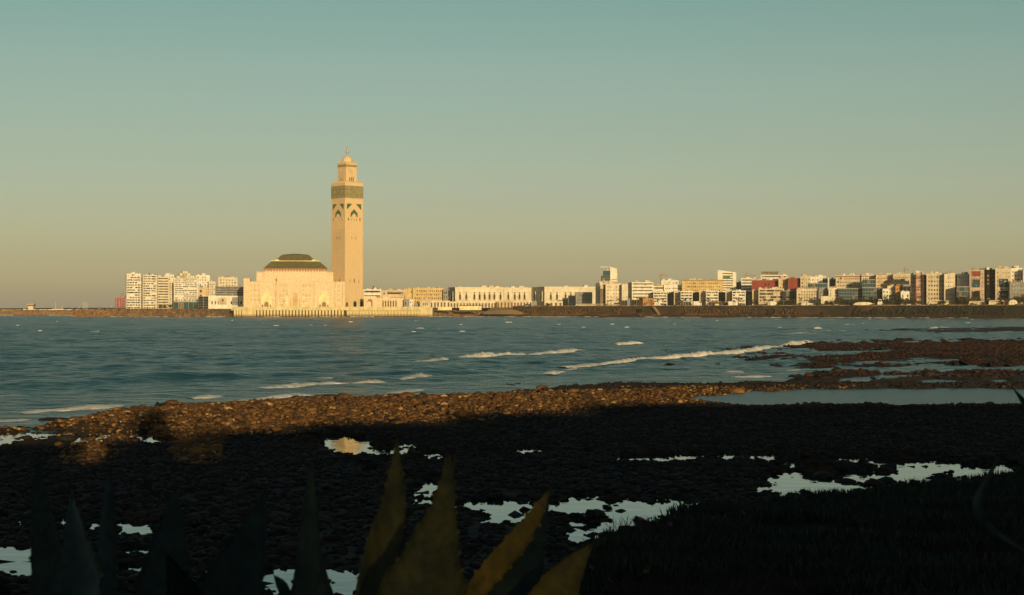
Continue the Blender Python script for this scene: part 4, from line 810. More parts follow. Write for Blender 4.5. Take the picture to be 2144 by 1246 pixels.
m = MB(); 
for a, b in (((8 * s, 7, zz(623.4)), (12.5 * s, 7, zz(613.5))), ((19 * s, 7, zz(623.4)), (12.5 * s, 7, zz(613.5))), ((12.5 * s, 7, zz(613.5)), (24 * s, 7, zz(628.5))), ((2 * s, 0.5, 2), (6 * s, .5, 14)), ((12 * s, .5, 2), (18 * s, .5, 14)), ((18 * s, .5, 2), (12 * s, .5, 14))): m.tube(a, b, .38, n=4)
m.build('bracing', M['red_steel'], g)
# faint tower cranes over the city
for k, (px, py, jl, lb) in enumerate(((1384, 578, 14, 'thin brown tower crane above the white building with square windows'), (1563, 578, 20, 'thin dark tower crane above the pale twin block'), (1894, 566, 9, 'thin pale tower crane or mast over the regular-windowed apartments'))):
    Y = 2300 if k < 2 else 2150; s = Y / FPX; g = empty('tower_crane', (WX(px, Y), Y, 14)); tag(g, lb, 'crane'); h = WZ(py, Y) - 14
    m = MB(); m.box(-.5, .5, -.5, .5, 0, h); m.build('mast', M['brown_stone'], g); m = MB(); m.box(-jl * s * .4, jl * s, -.35, .35, h + .01, h + .9); m.build('jib', M['brown_stone'], g)
    m = MB(); m.tube((0, 0, h + .9), (0, 0, h + 4), .3); m.tube((0, 0, h + 4), (jl * s * .8, 0, h + 1), .12); m.tube((0, 0, h + 4), (-jl * s * .35, 0, h + 1), .12); m.build('apex', M['brown_stone'], g)
for k, (px, py) in enumerate(((782, 597), (791, 600))):
    Y = 2350; q = MB(); q.prism([(-1.8, 0), (1.8, 0), (.3, 4.5), (-.3, 4.5)], (0, 0, 0), (1, 0), (0, -1), 2); q.box(-2.4, 2.4, -1.9, -.2, -1.2, -.01); 
    tag(q.build('roof_turret', M['red_plaster' if k == 0 else 'grey_plaster'], loc=(WX(px, Y), Y, WZ(605, Y))), ['small red roof turret above the white terrace house', 'small grey roof turret right of the red one'][k], 'turret')

# ---------------------------------------------------------------- promenade things
def frond(m, h, a, L, droop, wd, n=5):
    pts = []
    for i in range(n + 1):
        t = i / n; r_ = L * t * (1 - .18 * t * droop); z = h + L * (.45 * t - droop * t * t * .9)
        pts.append((r_ * math.cos(a), r_ * math.sin(a), z, wd * (math.sin(math.pi * min(1, t * .85 + .12)))))
    for i in range(n):
        x, y, z, w0 = pts[i]; X, Y_, Z, w1 = pts[i + 1]; sx, sy = -math.sin(a), math.cos(a)
        for sg in (-1, 1): m.quad((x, y, z), (X, Y_, Z), (X + sx * w1 * sg, Y_ + sy * w1 * sg, Z - w1 * .5), (x + sx * w0 * sg, y + sy * w0 * sg, z - w0 * .5))
def make_palm(seed):
    r = random.Random(seed); g = empty('palm_tree')
    h = 7.5; m = MB(); px, py = 0, 0
    for i in range(6):
        z0 = h * i / 6; z1 = h * (i + 1) / 6; nx_ = px + r.uniform(-.12, .12); ny_ = py + r.uniform(-.12, .12); m.tube((px, py, z0), (nx_, ny_, z1), .34 - .02 * i, .33 - .02 * i, 6); px, py = nx_, ny_
    m.build('trunk', M['bark'], g)
    m = MB()
    for k in range(26): frond(m, h - .1, 2 * math.pi * k / 26 * 2.4 + r.uniform(-.2, .2), r.uniform(2.2, 3.1), r.uniform(.3, 1.3), .38)
    m.build('crown', M['palm'], g); return g
def make_tree(seed, mt='foliage', n=420, rx=4.0, rz=3.2, hz=4.6):
    r = np.random.default_rng(seed); g = empty('tree')
    m = MB(); m.tube((0, 0, 0), (0.2, 0, hz * .6), .28, .2, 6)
    for a in range(4): t = a * 1.6; m.tube((.1, 0, hz * .5), (rx * .5 * math.cos(t), rx * .5 * math.sin(t), hz * .95), .14, .05, 5)
    m.build('trunk', M['bark'], g)
    cl = r.normal(0, 1, (9, 3)); cl = cl / np.linalg.norm(cl, axis=1)[:, None] * r.uniform(.3, .75, (9, 1)) * np.array([rx, rx, rz])
    c = cl[r.integers(0, 9, n)] + r.normal(0, 1, (n, 3)) * np.array([rx, rx, rz]) * .24; c[:, 2] += hz
    c[:, 2] = np.maximum(c[:, 2], .8)
    a = r.normal(0, 1, (n, 3)); a /= np.linalg.norm(a, axis=1)[:, None]; b = np.cross(a, r.normal(0, 1, (n, 3))); b /= np.linalg.norm(b, axis=1)[:, None]; sz = r.uniform(.3, .7, (n, 1))
    V = np.stack([c - a * sz, c - b * sz * .6, c + a * sz, c + b * sz * .6], 1).reshape(-1, 3); F = np.arange(4 * n).reshape(-1, 4)
    link('crown', np_mesh('crown', V, F, M[mt], smooth=False), g); return g
palms = [make_palm(1), make_palm(2)]; usedp = [False, False]
def place(protos, used, k, loc, rz, sc):
    i = k % len(protos)
    if used[i]: o = copy_tree(protos[i])
    else: o = protos[i]; used[i] = True
    o.location = loc; o.rotation_euler = (0, 0, rz); o.scale = (sc[0], sc[1], sc[2]); return o
pl = [(1272, 'left one of the palm pair before the square-windowed cream building'), (1279, 'right one of the palm pair before the square-windowed cream building'), (1294, 'palm beside the curved grey pavilion'), (1299, 'palm touching the curved grey pavilion'), (1342, 'round palm before the slatted brown building'), (1364, 'tall palm at the end of the slatted brown building'), (1378, 'palm under the first white balcony house'), (1388, 'palm right of the first balcony house door'), (1417, 'small palm before the first tan end block'), (1421, 'big palm at the first tan end block'), (1428, 'palm left of the low glass pavilion'), (1434, 'palm behind the low glass pavilion'), (1446, 'palm right of the low glass pavilion'), (1477, 'bushy palm right of the second tan end block'), (1484, 'palm before the third balcony house'), (1523, 'palm beside the third tan end block'), (1545, 'palm before the fourth balcony house'), (1552, 'tall palm right of the fourth balcony house'), (1579, 'palm at the fourth tan end block'), (1600, 'big palm before the beige promenade apartments'), (1611, 'second palm before the beige promenade apartments'), (1616, 'third palm before the beige promenade apartments'), (1640, 'palm at the left edge of the dark glass office'), (1664, 'palm at the right edge of the dark glass office'), (1676, 'first palm of the row beyond the dark glass office'), (1689, 'second palm of the row beyond the dark glass office'), (1698, 'third palm of the row beyond the dark glass office'), (1706, 'fourth palm of the row beyond the dark glass office'), (1714, 'fifth palm of the row beyond the dark glass office'), (1757, 'palm left of the long shaded teal block'), (1870, 'palm before the cream four-storey house'), (1899, 'palm below the dark grey cube'), (1925, 'palm before the red-framed building'), (1988, 'small palm before the bright cream block')]
for k, (px, lb) in enumerate(pl):
    Y = rb(px, -2 - (k % 3) * 3); Y = min(Y, wallY(px) + 40); o = place(palms, usedp, k, (WX(px, Y), Y, 13.3), k * 1.3, (1, 1, .85 + .35 * ((k * 7) % 5) / 5)); tag(o, ('palm tree: ' if False else '') + lb, 'palm tree', 'palms along the promenade')
trees = [make_tree(3), make_tree(4, n=360, rx=4.5, rz=2.6, hz=3.8), make_tree(5, 'foliage_dry')]; usedt = [False] * 3
tl = [(1148, 'feathery brown tree before the left flank of the right arcaded building', 2, 1.1), (1572, 'dark tree left of the beige promenade apartments', 1, 1.3), (1583, 'tree beside the white tent before the beige apartments', 0, 1.1), (1632, 'dark rounded tree right of the white promenade tent', 1, 1.2), (1624, 'low dark tree behind the white promenade tent', 1, .9), (1648, 'tree before the dark glass office, left one', 2, 1.2), (1658, 'tree before the dark glass office, right one', 0, 1.2), (1730, 'dark tree right of the tall blank white wall', 1, 1.0), (1740, 'low bush tree before the cream corner apartments', 1, .8), (1752, 'brownish tree left end of the shaded teal block', 2, 1.4), (1762, 'second tree before the shaded teal block', 0, 1.5), (1772, 'third tree before the shaded teal block', 2, 1.3), (1784, 'fourth tree before the shaded teal block', 0, 1.2), (1796, 'fifth, brownish tree before the shaded teal block', 2, 1.5), (1808, 'tree left of the white van', 0, 1.7), (1826, 'tall dark tree right of the white van', 1, 1.8), (1836, 'brownish tree before the grey shaded block', 2, 1.6), (1846, 'dark tree left of the orange house', 0, 1.5), (1858, 'low tree before the white house beside the orange house', 1, 1.1), (1879, 'tall dark narrow tree before the orange house', 0, 2.1), (1888, 'brownish tree right of the tall narrow dark tree', 2, 1.3), (1902, 'wide tree below the dark grey cube', 1, 1.4), (1914, 'tree left of the red-framed building', 2, 1.3), (1926, 'low tree before the red-framed building', 1, 1.0), (1945, 'left small bush tree before the square-windowed block', 1, .6), (1967, 'middle round bush tree before the square-windowed block', 1, .9), (1977, 'right round bush tree before the square-windowed block', 0, .9), (2008, 'brownish tree at the narrow teal glass strip', 2, 1.7), (2016, 'middle brownish tree before the teal shaded low block', 2, 1.8), (2026, 'right brownish tree before the teal shaded low block', 0, 1.6), (2040, 'tree before the lower window of the pink block', 2, 1.7), (2050, 'dark tree right side of the pink block', 0, 1.4), (2072, 'tree at the foot of the black glass tower', 2, 1.3), (2096, 'reddish brown tree before the beige framed block', 2, 1.6), (2106, 'dark tree right side of the beige framed block', 0, 1.1), (2122, 'left tree before the blue-grey shaded block', 1, 1.3), (2134, 'middle tree before the blue-grey shaded block', 2, 1.7), (2144, 'tree cut by the right edge of the photograph', 0, 1.8), (336, 'small brown tree at the foot of the third balcony tower', 2, 1.2), (345, 'brown tree right of the one at the third balcony tower', 2, 1.0), (357, 'brown tree left of the pale teal shop fronts', 2, 1.2), (409, 'brown tree before the right end of the pale teal shop fronts', 2, .9)]
for k, (px, lb, i, sc) in enumerate(tl):
    if px < 500: Y = 2190; z = 9.6
    else: Y = wallY(px) + 36 + (k % 4) * 2; z = 13.3
    if px == 1148: Y = 2230; z = 11.8
    i = i if usedt[i] or True else i
    if usedt[i]: o = copy_tree(trees[i])
    else: o = trees[i]; usedt[i] = True
    o.location = (WX(px, Y), Y, z); o.rotation_euler = (0, 0, k * 2.1); o.scale = (sc * .75, sc * .75, sc * .8); tag(o, lb, 'tree', 'trees along the waterfront')
# hedge line
def scatter_leaves(name, pts, size, mt, seed, **k):
    r = np.random.default_rng(seed); c = np.array(pts); n = len(c); a = r.normal(0, 1, (n, 3)); a /= np.linalg.norm(a, axis=1)[:, None]; b = np.cross(a, r.normal(0, 1, (n, 3))); b /= np.linalg.norm(b, axis=1)[:, None]; sz = r.uniform(.5, 1, (n, 1)) * size
    V = np.stack([c - a * sz, c - b * sz * .6, c + a * sz, c + b * sz * .6], 1).reshape(-1, 3); return link(name, np_mesh(name, V, np.arange(4 * n).reshape(-1, 4), M[mt], False), **k)
pts = []
for i in range(5200):
    px = rng.uniform(1560, 2160); d = 24 + rng.uniform(0, 5); h = 2.6 * vnoise(px / 9.0, 1.5, 3)
    if h > 1.0: X, Y, z = off(px, d, 0); pts.append((X, Y, 13.3 + rng.uniform(0, 1) * h))
tag(scatter_leaves('hedge', pts, .8, 'foliage_dry', 2), 'ragged dark hedge along the promenade at the right', 'hedge', kind='stuff')
# street lamps
def make_lamp():
    g = empty('street_lamp'); m = MB(); m.tube((0, 0, 0), (0, 0, 9), .14, .09, 6); m.build('post', M['wood'], g); m = MB(); m.box(-1.3, .1, -.12, .12, 8.9, 9.08); m.build('lamp_head', M['grey_plaster'], g); return g
lp = make_lamp()
LW = ['before the right arcaded building', 'at the right end of the arcaded building', 'before the slotted portico', 'right of the palm pair', 'at the end of the slatted brown building', 'before the first white balcony house', 'at the low bright white wall', 'right of the second tan end block', 'at the third glass bay', 'before the fourth balcony house', 'second in the palm row', 'third in the palm row', 'before the tall blank wall', 'left of the wide arched tent', 'before the white house beside the orange one', 'right of the red-framed building', 'at the narrow teal glass strip', 'between the pink block and black tower', 'before the beige framed block']
for k, px in enumerate((1222, 1242, 1262, 1290, 1364, 1400, 1459, 1476, 1521, 1543, 1682, 1697, 1728, 1771, 1848, 1935, 2000, 2064, 2090)):
    o = lp if k == 0 else copy_tree(lp); X, Y, z = off(px, 23.5, 13.3); o.location = (X, Y, z); tag(o, 'slim dark street lamp on the sea wall ' + LW[k], 'street lamp', 'promenade street lamps')
# tents and shelters
def canopy(px0, px1, ytop, d, label, mt='white_plaster', flat=.5, name='canopy_tent'):
    X, Y, z = off((px0 + px1) / 2, d, 13.3); s = Y / FPX; W2 = (px1 - px0) / 2 * s; H = WZ(ytop, Y) - 13.3
    g = empty(name, (X, Y, z)); tag(g, label, 'tent')
    m = MB(); n = 10; pts = [(W2 * math.cos(math.pi * i / n), .5 + (H - .5) * math.sin(math.pi * i / n) ** flat) for i in range(n + 1)]
    m.prism(pts, (0, 6, 0), (1, 0), (0, -1), 8); m.build('roof_cloth', M[mt], g)
    m = MB()
    for k in (-.9, -.3, .3, .9): m.box(W2 * k - .12, W2 * k + .12, -2.3, -2.05, 0, H * .7)
    m.build('pole', M['wood'], g); return g
canopy(1579, 1600, 631, 25, 'white rounded tent before the beige promenade apartments')
canopy(1650, 1680, 634.5, 24.5, 'small white tents beside the dark glass office', flat=.9)
canopy(1760, 1803, 632.5, 25, 'wide pale arched tent before the shaded teal block', 'cream_plaster', .8)
canopy(2086, 2106, 627.5, 25, 'pale curved tent before the beige framed block', 'cream_plaster', .8)
canopy(1470, 1480, 636, 24, 'small pale umbrella-like tent right of the second tan end block', 'cream_plaster', .9)
def shelter(px0, px1, yt, label):
    X, Y, z = off(px0, 24, 13.3); s = Y / FPX; L = (px1 - px0) * s; H = WZ(yt, Y) - 13.3; g = empty('promenade_shelter', (X, Y, z)); tag(g, label, 'shelter')
    m = MB(); m.prism([(0, 0), (.8, 0), (L * .08 + .8, H - .5), (L * .08 - .6, H)], (0, 0, 0), (1, 0), (0, -1), .5); m.prism([(L - .8, 0), (L, 0), (L * .92 + .6, H), (L * .92 - .8, H - .5)], (0, 0, 0), (1, 0), (0, -1), .5); m.build('leaning_strut', M['cream_plaster'], g)
    m = MB(); m.box(L * .08, L * .92, -.5, 5, H + .01, H + .5); m.build('roof', M['cream_plaster'], g)
    m = MB(); m.box(L * .12, L * .88, 4, 4.3, 0, H); m.build('back_wall', M['beige_plaster'], g)
shelter(1176, 1248, 637.2, 'long low cream shelter with leaning struts on the sea wall, left one'); shelter(1242, 1292, 638, 'low cream shelter right of the left long one on the sea wall'); shelter(1918, 1990, 630.5, 'long pale flat-roofed shelter before the square-windowed block'); shelter(2004, 2040, 631.5, 'short pale flat-roofed shelter before the pink block')
shelter(2046, 2080, 630, 'pale slanting shelter at the foot of the black glass tower')
def car(px, lb, mt, L=4.4, H=1.5, d=23.0, z=13.3, truck=False, cat='car', Y=None):
    X, Yy, _ = off(px, d, z)
    if Y: X, Yy = WX(px, Y), Y
    g = empty('parked_' + ('truck' if truck else 'van' if H > 2 else 'car'), (X, Yy, z), -.3); tag(g, lb, cat, 'vehicles parked on the promenade')
    m = MB(); m.box(-L / 2, L / 2, -.9, .9, .35, H * .6, ty=.05, tx=.05)
    m.box(-L * .3, L * .32, -.8, .8, H * .6 + .001, H, tx=.45 if H < 2 else .1, ty=.1); m.build('body', M[mt], g)
    m = MB(); m.box(-L * .22, L * .24, -.86, -.78, H * .62, H * .9); m.build('side_window', M['black_glass'], g)
    wm = MB(); wm.tube((0, -.95, 0), (0, -.7, 0), .33, n=10); wme = wm.mesh('wheel', M['black_glass'])
    for a in (-L * .32, L * .32): link('wheel', wme, g, (a, 0, .33))
W('car_blue', (0.12, 0.22, 0.25), streak=0, rough=.4); W('car_white', (0.7, 0.68, 0.62), streak=0, rough=.4)
car(1089, 'pale blue parked car behind the dark start of the sea wall, left one', 'car_blue', Y=2215); car(1097, 'pale blue parked car behind the dark start of the sea wall, middle one', 'car_blue', Y=2215); car(1104, 'white parked car right of the two pale blue ones', 'car_white', Y=2215)
car(1816, 'big white box van parked before the shaded grey block', 'car_white', 5, 6.5, cat='van', d=26); car(1880, 'white parked car before the orange house', 'car_white'); car(2081, 'red box truck parked at the foot of the black glass tower', 'red_steel', 4.4, 4.2, truck=True, cat='truck', d=26); car(1900, 'white low parked car below the dark grey cube', 'car_white'); car(2137, 'white parked van near the right edge of the photograph', 'car_white', 5, 5, cat='van', d=26); car(1727, 'white parked car before the tall blank wall', 'car_white'); car(1657, 'white parked car before the dark glass office', 'car_white'); car(1120, 'red and white parked car left of the feathery brown tree', 'red_steel', Y=2240)
# ---------------------------------------------------------------- the sea
def sea_mat(name, base, rough, bumps, foam=False):
    m = bpy.data.materials.new(name); m.use_nodes = True; t = m.node_tree; n = t.nodes; l = t.links; b = n['Principled BSDF']
    b.inputs['Base Color'].default_value = (*base, 1); b.inputs['Roughness'].default_value = rough; b.inputs['IOR'].default_value = 1.33
    tc = n.new('ShaderNodeTexCoord'); prev = None
    for sc, dist, stretch, det in bumps:
        mp = n.new('ShaderNodeMapping'); mp.inputs['Rotation'].default_value = (0, 0, R(-38)); mp.inputs['Scale'].default_value = (sc * stretch, sc, sc); l.new(tc.outputs['Object'], mp.inputs[0])
        no = n.new('ShaderNodeTexNoise'); no.inputs['Scale'].default_value = 1; no.inputs['Detail'].default_value = det; l.new(mp.outputs[0], no.inputs[0])
        bp = n.new('ShaderNodeBump'); bp.inputs['Distance'].default_value = dist; bp.inputs['Strength'].default_value = 1; l.new(no.outputs[0], bp.inputs['Height'])
        if prev: l.new(prev.outputs[0], bp.inputs['Normal'])
        prev = bp
    l.new(prev.outputs[0], b.inputs['Normal']); return m
M['sea'] = sea_mat('sea', (0.004, 0.050, 0.052), 0.22, [(0.12, 2.6, 0.5, 3), (0.55, 1.5, 0.55, 5), (2.5, 0.30, 0.8, 4)]); M['sea'].node_tree.nodes['Principled BSDF'].inputs['Specular IOR Level'].default_value = .30
M['lagoon'] = sea_mat('lagoon', (0.004, 0.045, 0.045), 0.25, [(1.2, .22, .6, 3), (5, .06, 1, 3)]); M['lagoon'].node_tree.nodes['Principled BSDF'].inputs['Specular IOR Level'].default_value = .14
M['pool'] = sea_mat('pool', (0.012, 0.025, 0.025), 0.03, [(0.8, 0.015, 1, 2)])
SH_U = np.array([-900, -200, 0, 60, 120, 200, 250, 300, 420, 560, 700, 900, 1050, 1150, 1280, 1400, 1500, 1600, 1760, 1850, 2000, 2144, 2600])
SH_V = np.array([925, 905, 897, 902, 892, 876, 866, 857, 851, 843, 838, 833, 824, 816, 809, 803, 803, 801, 801, 793, 779, 772, 760])
def uv(X, Y): return X / Y * FPX + CX, EYE * FPX / Y + HY
def shoreY(X, Y): u, v = uv(X, Y); return EYE * FPX / (np.interp(u, SH_U, SH_V) - HY)
def sea_z(X, Y, cell=1.0):
    sd = Y - shoreY(X, Y)                       # metres seaward
    q = (X * math.cos(R(38)) * -1 + Y * math.sin(R(38)))   # across the crests
    p = X * math.sin(R(38)) + Y * math.cos(R(38))
    amp = np.clip(sd / 60, 0.0, 1)
    z = 0.75 * (fbm(q, p * .22, 16, 3, 3) - .5) + 0.60 * (fbm(q, p * .35, 6, 8, 3) - .5)
    z = z + 0.22 * (fbm(q, p * .5, 2.2, 12, 2) - .5) * (cell < 1.6)
    return z * amp * 1.5 + 0.16 * (fbm(X, Y, 2.2, 4, 2) - .5) * np.clip(sd / 15, 0, 1)
def gridmesh(name, X0, X1, Y0, Y1, dx, dy, fn, mt, keep=None, **k):
    xs = np.arange(X0, X1 + dx * .5, dx); ys = np.arange(Y0, Y1 + dy * .5, dy); X, Y = np.meshgrid(xs, ys); Z = fn(X, Y)
    nx, ny = len(xs), len(ys); V = np.stack([X, Y, Z], -1).reshape(-1, 3)
    i = np.arange(nx - 1); j = np.arange(ny - 1); I, J = np.meshgrid(i, j); a = (J * nx + I).ravel(); F = np.stack([a, a + 1, a + 1 + nx, a + nx], 1)
    if keep is not None:
        kk = keep(X, Y, Z); F = F[kk.ravel()[a]]
    return np_mesh(name, V, F, M[mt], True)
vis = lambda X, Y, Z: (np.abs(X / Y) < 0.33)
sea = link('sea', gridmesh('sea', -110, 110, 96, 320, .55, .8, lambda x, y: sea_z(x, y, 1), 'sea', keep=lambda X, Y, Z: (np.abs(X / Y) < 0.33)), kind='structure')
link('sea', gridmesh('sea', -260, 262, 320, 760, 1.8, 2.0, lambda x, y: sea_z(x, y, 1.5) , 'sea', keep=lambda X, Y, Z: (np.abs(X / Y) < 0.34)), kind='structure')
def far_fn(x, y): return sea_z(x, y, 4) * 1.2
link('sea', gridmesh('sea', -720, 720, 762, 2120, 6, 6, far_fn, 'sea'), kind='structure')
m = MB(); Zs = -.35
m.quad((-20000, 2112, Zs), (-720, 2112, Zs), (-720, 40000, Zs), (-20000, 40000, Zs)); m.quad((-720, 2100, Zs), (20000, 2100, Zs), (20000, 40000, Zs), (-720, 40000, Zs))
m.quad((-20000, -200, Zs), (-260, -200, Zs), (-720, 2112, Zs), (-20000, 2112, Zs)); m.quad((262, -200, Zs), (20000, -200, Zs), (20000, 2100, Zs), (720, 2100, Zs))
m.quad((-260, 60, Zs), (262, 60, Zs), (720, 2110, Zs - .9), (-720, 2110, Zs - .9)); m.build('sea', M['sea'], kind='structure')

# ---------------------------------------------------------------- foam: breakers and whitecaps
def foam_mat():
    m = bpy.data.materials.new('foam'); m.use_nodes = True; t = m.node_tree; n = t.nodes; l = t.links; b = n['Principled BSDF']; b.inputs['Roughness'].default_value = .6
    tc = n.new('ShaderNodeTexCoord'); no = n.new('ShaderNodeTexNoise'); no.inputs['Scale'].default_value = 1.1; no.inputs['Detail'].default_value = 7; no.inputs['Roughness'].default_value = .7; l.new(tc.outputs['Object'], no.inputs[0])
    cr = n.new('ShaderNodeValToRGB'); cr.color_ramp.elements[0].position = .34; cr.color_ramp.elements[0].color = (.35, .36, .32, 1); cr.color_ramp.elements[1].position = .5; cr.color_ramp.elements[1].color = (.80, .76, .68, 1)
    l.new(no.outputs[0], cr.inputs[0]); l.new(cr.outputs[0], b.inputs[0])
    bp = n.new('ShaderNodeBump'); bp.inputs['Distance'].default_value = .25; l.new(no.outputs[0], bp.inputs['Height']); l.new(bp.outputs[0], b.inputs['Normal']); return m
M['foam'] = foam_mat()
def breaker(pts, hpx, label, seed):
    """pts: photo points on the water; a breaking crest with a rough tumbling front, fading out at both ends"""
    P = [(WX(px, GY(py)), GY(py)) for px, py in pts]; seg = []
    for a, b in zip(P[:-1], P[1:]):
        k = max(2, int(math.dist(a, b) / .45)); seg += [(a[0] + (b[0] - a[0]) * i / k, a[1] + (b[1] - a[1]) * i / k) for i in range(k)]
    seg.append(P[-1]); n = len(seg); A = np.array(seg); T = np.gradient(A, axis=0); T /= np.linalg.norm(T, axis=1)[:, None]; Nn = np.stack([T[:, 1], -T[:, 0]], 1)   # towards the shore
    if Nn[:, 1].mean() > 0: Nn = -Nn
    t = np.linspace(0, 1, n); d = np.array([math.hypot(*a) for a in A]); H = 1.0 * hpx / FPX * d * np.sin(np.pi * np.clip(t, .01, .99)) ** .35
    s = np.arange(n) * .45
    H = H * (.55 + .8 * fbm(s, np.full(n, seed * 3.1), 4.0, seed, 4)) * np.clip((fbm(s, np.full(n, seed + .7), 9.0, seed + 2, 2) - .17) / .1, .25, 1)
    H = np.maximum(H, .0)
    prof = [(.95, -.15), (.8, .25), (.6, .6), (.35, .88), (0, 1.0), (-.4, .75), (-.9, .15), (-1.2, -.2)]
    V = []
    for k, (a, b) in enumerate(prof):
        w = 1.0 * (.6 + .9 * H / max(H.max(), .01)) * (1 + .5 * (fbm(s, np.full(n, k * 5.0), 1.2, seed + k, 2) - .5)); jz = 1 + .7 * (fbm(s, np.full(n, k * 9.), .9, seed + 30 + k, 3) - .5)
        xy = A + Nn * (a * w)[:, None]; V.append(np.column_stack([xy, sea_z(xy[:, 0], xy[:, 1]) * .5 + b * H * jz - .05 - .12 * (H < .02)]))
    V = np.concatenate(V); q = np.arange(n - 1); F = []
    for k in range(len(prof) - 1): F.append(np.stack([k * n + q, k * n + q + 1, (k + 1) * n + q + 1, (k + 1) * n + q], 1))
    o = link('wave_crest', np_mesh('wave_crest', V, np.concatenate(F), M['foam']), sea); o['label'] = label
BR = [([(45, 865), (95, 861), (150, 857), (200, 853), (248, 847)], 7, 'white breaking crest nearest the left edge'), ([(-60, 884), (0, 882), (60, 877)], 5, 'low foam line cut by the left edge'),
      ([(400, 833), (425, 832), (447, 828)], 6, 'short foam crest left of the rocks'), ([(526, 815), (560, 815), (600, 812), (640, 807), (680, 803), (735, 801)], 8, 'long bright breaker in the left middle'), ([(735, 803), (770, 801), (793, 798)], 8, 'right end of the long left breaker'),
      ([(490, 841), (530, 837), (570, 833), (600, 829), (625, 826), (662, 827)], 6, 'foam line close above the cobble bank'), ([(835, 795), (855, 794), (870, 790), (890, 785)], 7, 'short tumbling crest in the middle'),
      ([(850, 761), (900, 760), (948, 756)], 6, 'thin left part of the middle breaker'), ([(955, 755), (1000, 750), (1050, 746), (1096, 742)], 10, 'thick bright middle breaker'), ([(1102, 743), (1135, 741), (1175, 737), (1218, 733)], 6, 'thin right part of the middle breaker'), ([(1183, 744), (1200, 743)], 5, 'tiny whitecap under the middle breaker'),
      ([(820, 823), (850, 819), (882, 815)], 5, 'small foam line near the rocks'), ([(1148, 783), (1160, 781), (1177, 780)], 7, 'left small white splash'), ([(1178, 778), (1192, 777), (1205, 775)], 6, 'right small white splash'),
      ([(1178, 767), (1210, 765), (1250, 760)], 5, 'left tail of the longest breaker'), ([(1252, 761), (1300, 757), (1350, 753), (1400, 750), (1450, 746), (1500, 743), (1550, 738), (1600, 730), (1640, 725)], 8, 'longest breaker running to the reef'), ([(1630, 726), (1660, 721), (1700, 718), (1712, 719)], 7, 'foam washing over the reef tip'),
      ([(1288, 722), (1305, 721), (1325, 720), (1347, 720)], 7, 'isolated whitecap above the longest breaker'), ([(860, 697), (872, 697)], 6, 'small distant whitecap'), ([(868, 689), (888, 688)], 4, 'thin distant whitecap'), ([(1640, 701), (1680, 698), (1712, 700)], 4, 'far foam patch before the reef'), ([(1703, 688), (1718, 687)], 5, 'far white splash'), ([(1935, 690), (1965, 687), (1992, 686)], 4, 'far foam line at the right'), ([(1720, 692), (1775, 693)], 2, 'thin far foam streak'),
      ([(1520, 780), (1550, 779)], 4, 'small foam patch near the shelf'), ([(1535, 790), (1575, 788), (1605, 786)], 4, 'low foam streak near the shelf'), ([(1660, 776), (1680, 774)], 4, 'foam spot before the dark reef'), ([(180, 695), (225, 693)], 2, 'thin streak of foam far left'), ([(640, 790), (700, 789)], 1.5, 'faint foam streak')]
for k, (p, h, lb) in enumerate(BR): breaker(p, h * (.6 if p[0][1] < 705 else .85 if len(p) < 4 else 1), lb, 11 + k * 3)
# small distant whitecaps: stuff
m = MB()
for i in range(60):
    py = 664 + abs(rng.normal(0, 1)) * 12 + rng.uniform(0, 4); px = rng.uniform(-40, 2180)
    Y = GY(py)
    if Y > wallY(max(px, 1072)) - 12 or (px < 900 and Y > 2030): continue
    X = WX(px, Y); L = rng.uniform(.8, 3.0) * min(1, Y / 900); h = rng.uniform(.03, .16) * min(1, Y / 1200); k = 6
    for a in range(k):
        t0, t1 = a / k, (a + 1) / k; h0 = h * math.sin(math.pi * t0) + .02; h1 = h * math.sin(math.pi * t1) + .02
        m.quad((X + L * t0, Y - .3, -.1), (X + L * t1, Y - .3 + .3, -.1), (X + L * t1, Y + .3, .15 + h1), (X + L * t0, Y, .15 + h0)); m.quad((X + L * t0, Y, .15 + h0), (X + L * t1, Y + .3, .15 + h1), (X + L * t1, Y + .8, -.2), (X + L * t0, Y + .8, -.2))
o = m.build('whitecaps', M['foam']); tag(o, kind='stuff', label='scattered small white caps far out on the sea')
# surf along the far sea wall and quay
m = MB()
for px in np.arange(-30, 2170, 3.0):
    if vnoise(px / 40., 3.3, 9) < .42: continue
    if px < 190: Y = 2880 - 6
    elif px < 484: Y = 2045
    elif px < 905: Y = 2048
    elif px < 1060: Y = 2140
    else: Y = wallY(px) - 14
    X = WX(px, Y); X2 = WX(px + 3.0, Y); h = .2 + .7 * vnoise(px / 7., 8.1, 2); m.quad((X, Y, -.3), (X2, Y, -.3), (X2, Y + 3, h), (X, Y + 3, h)); m.quad((X, Y + 3, h), (X2, Y + 3, h), (X2, Y + 7, -.5), (X, Y + 7, -.5))
o = m.build('shore_surf', M['foam']); tag(o, kind='stuff', label='thin white surf line along the foot of the far walls')

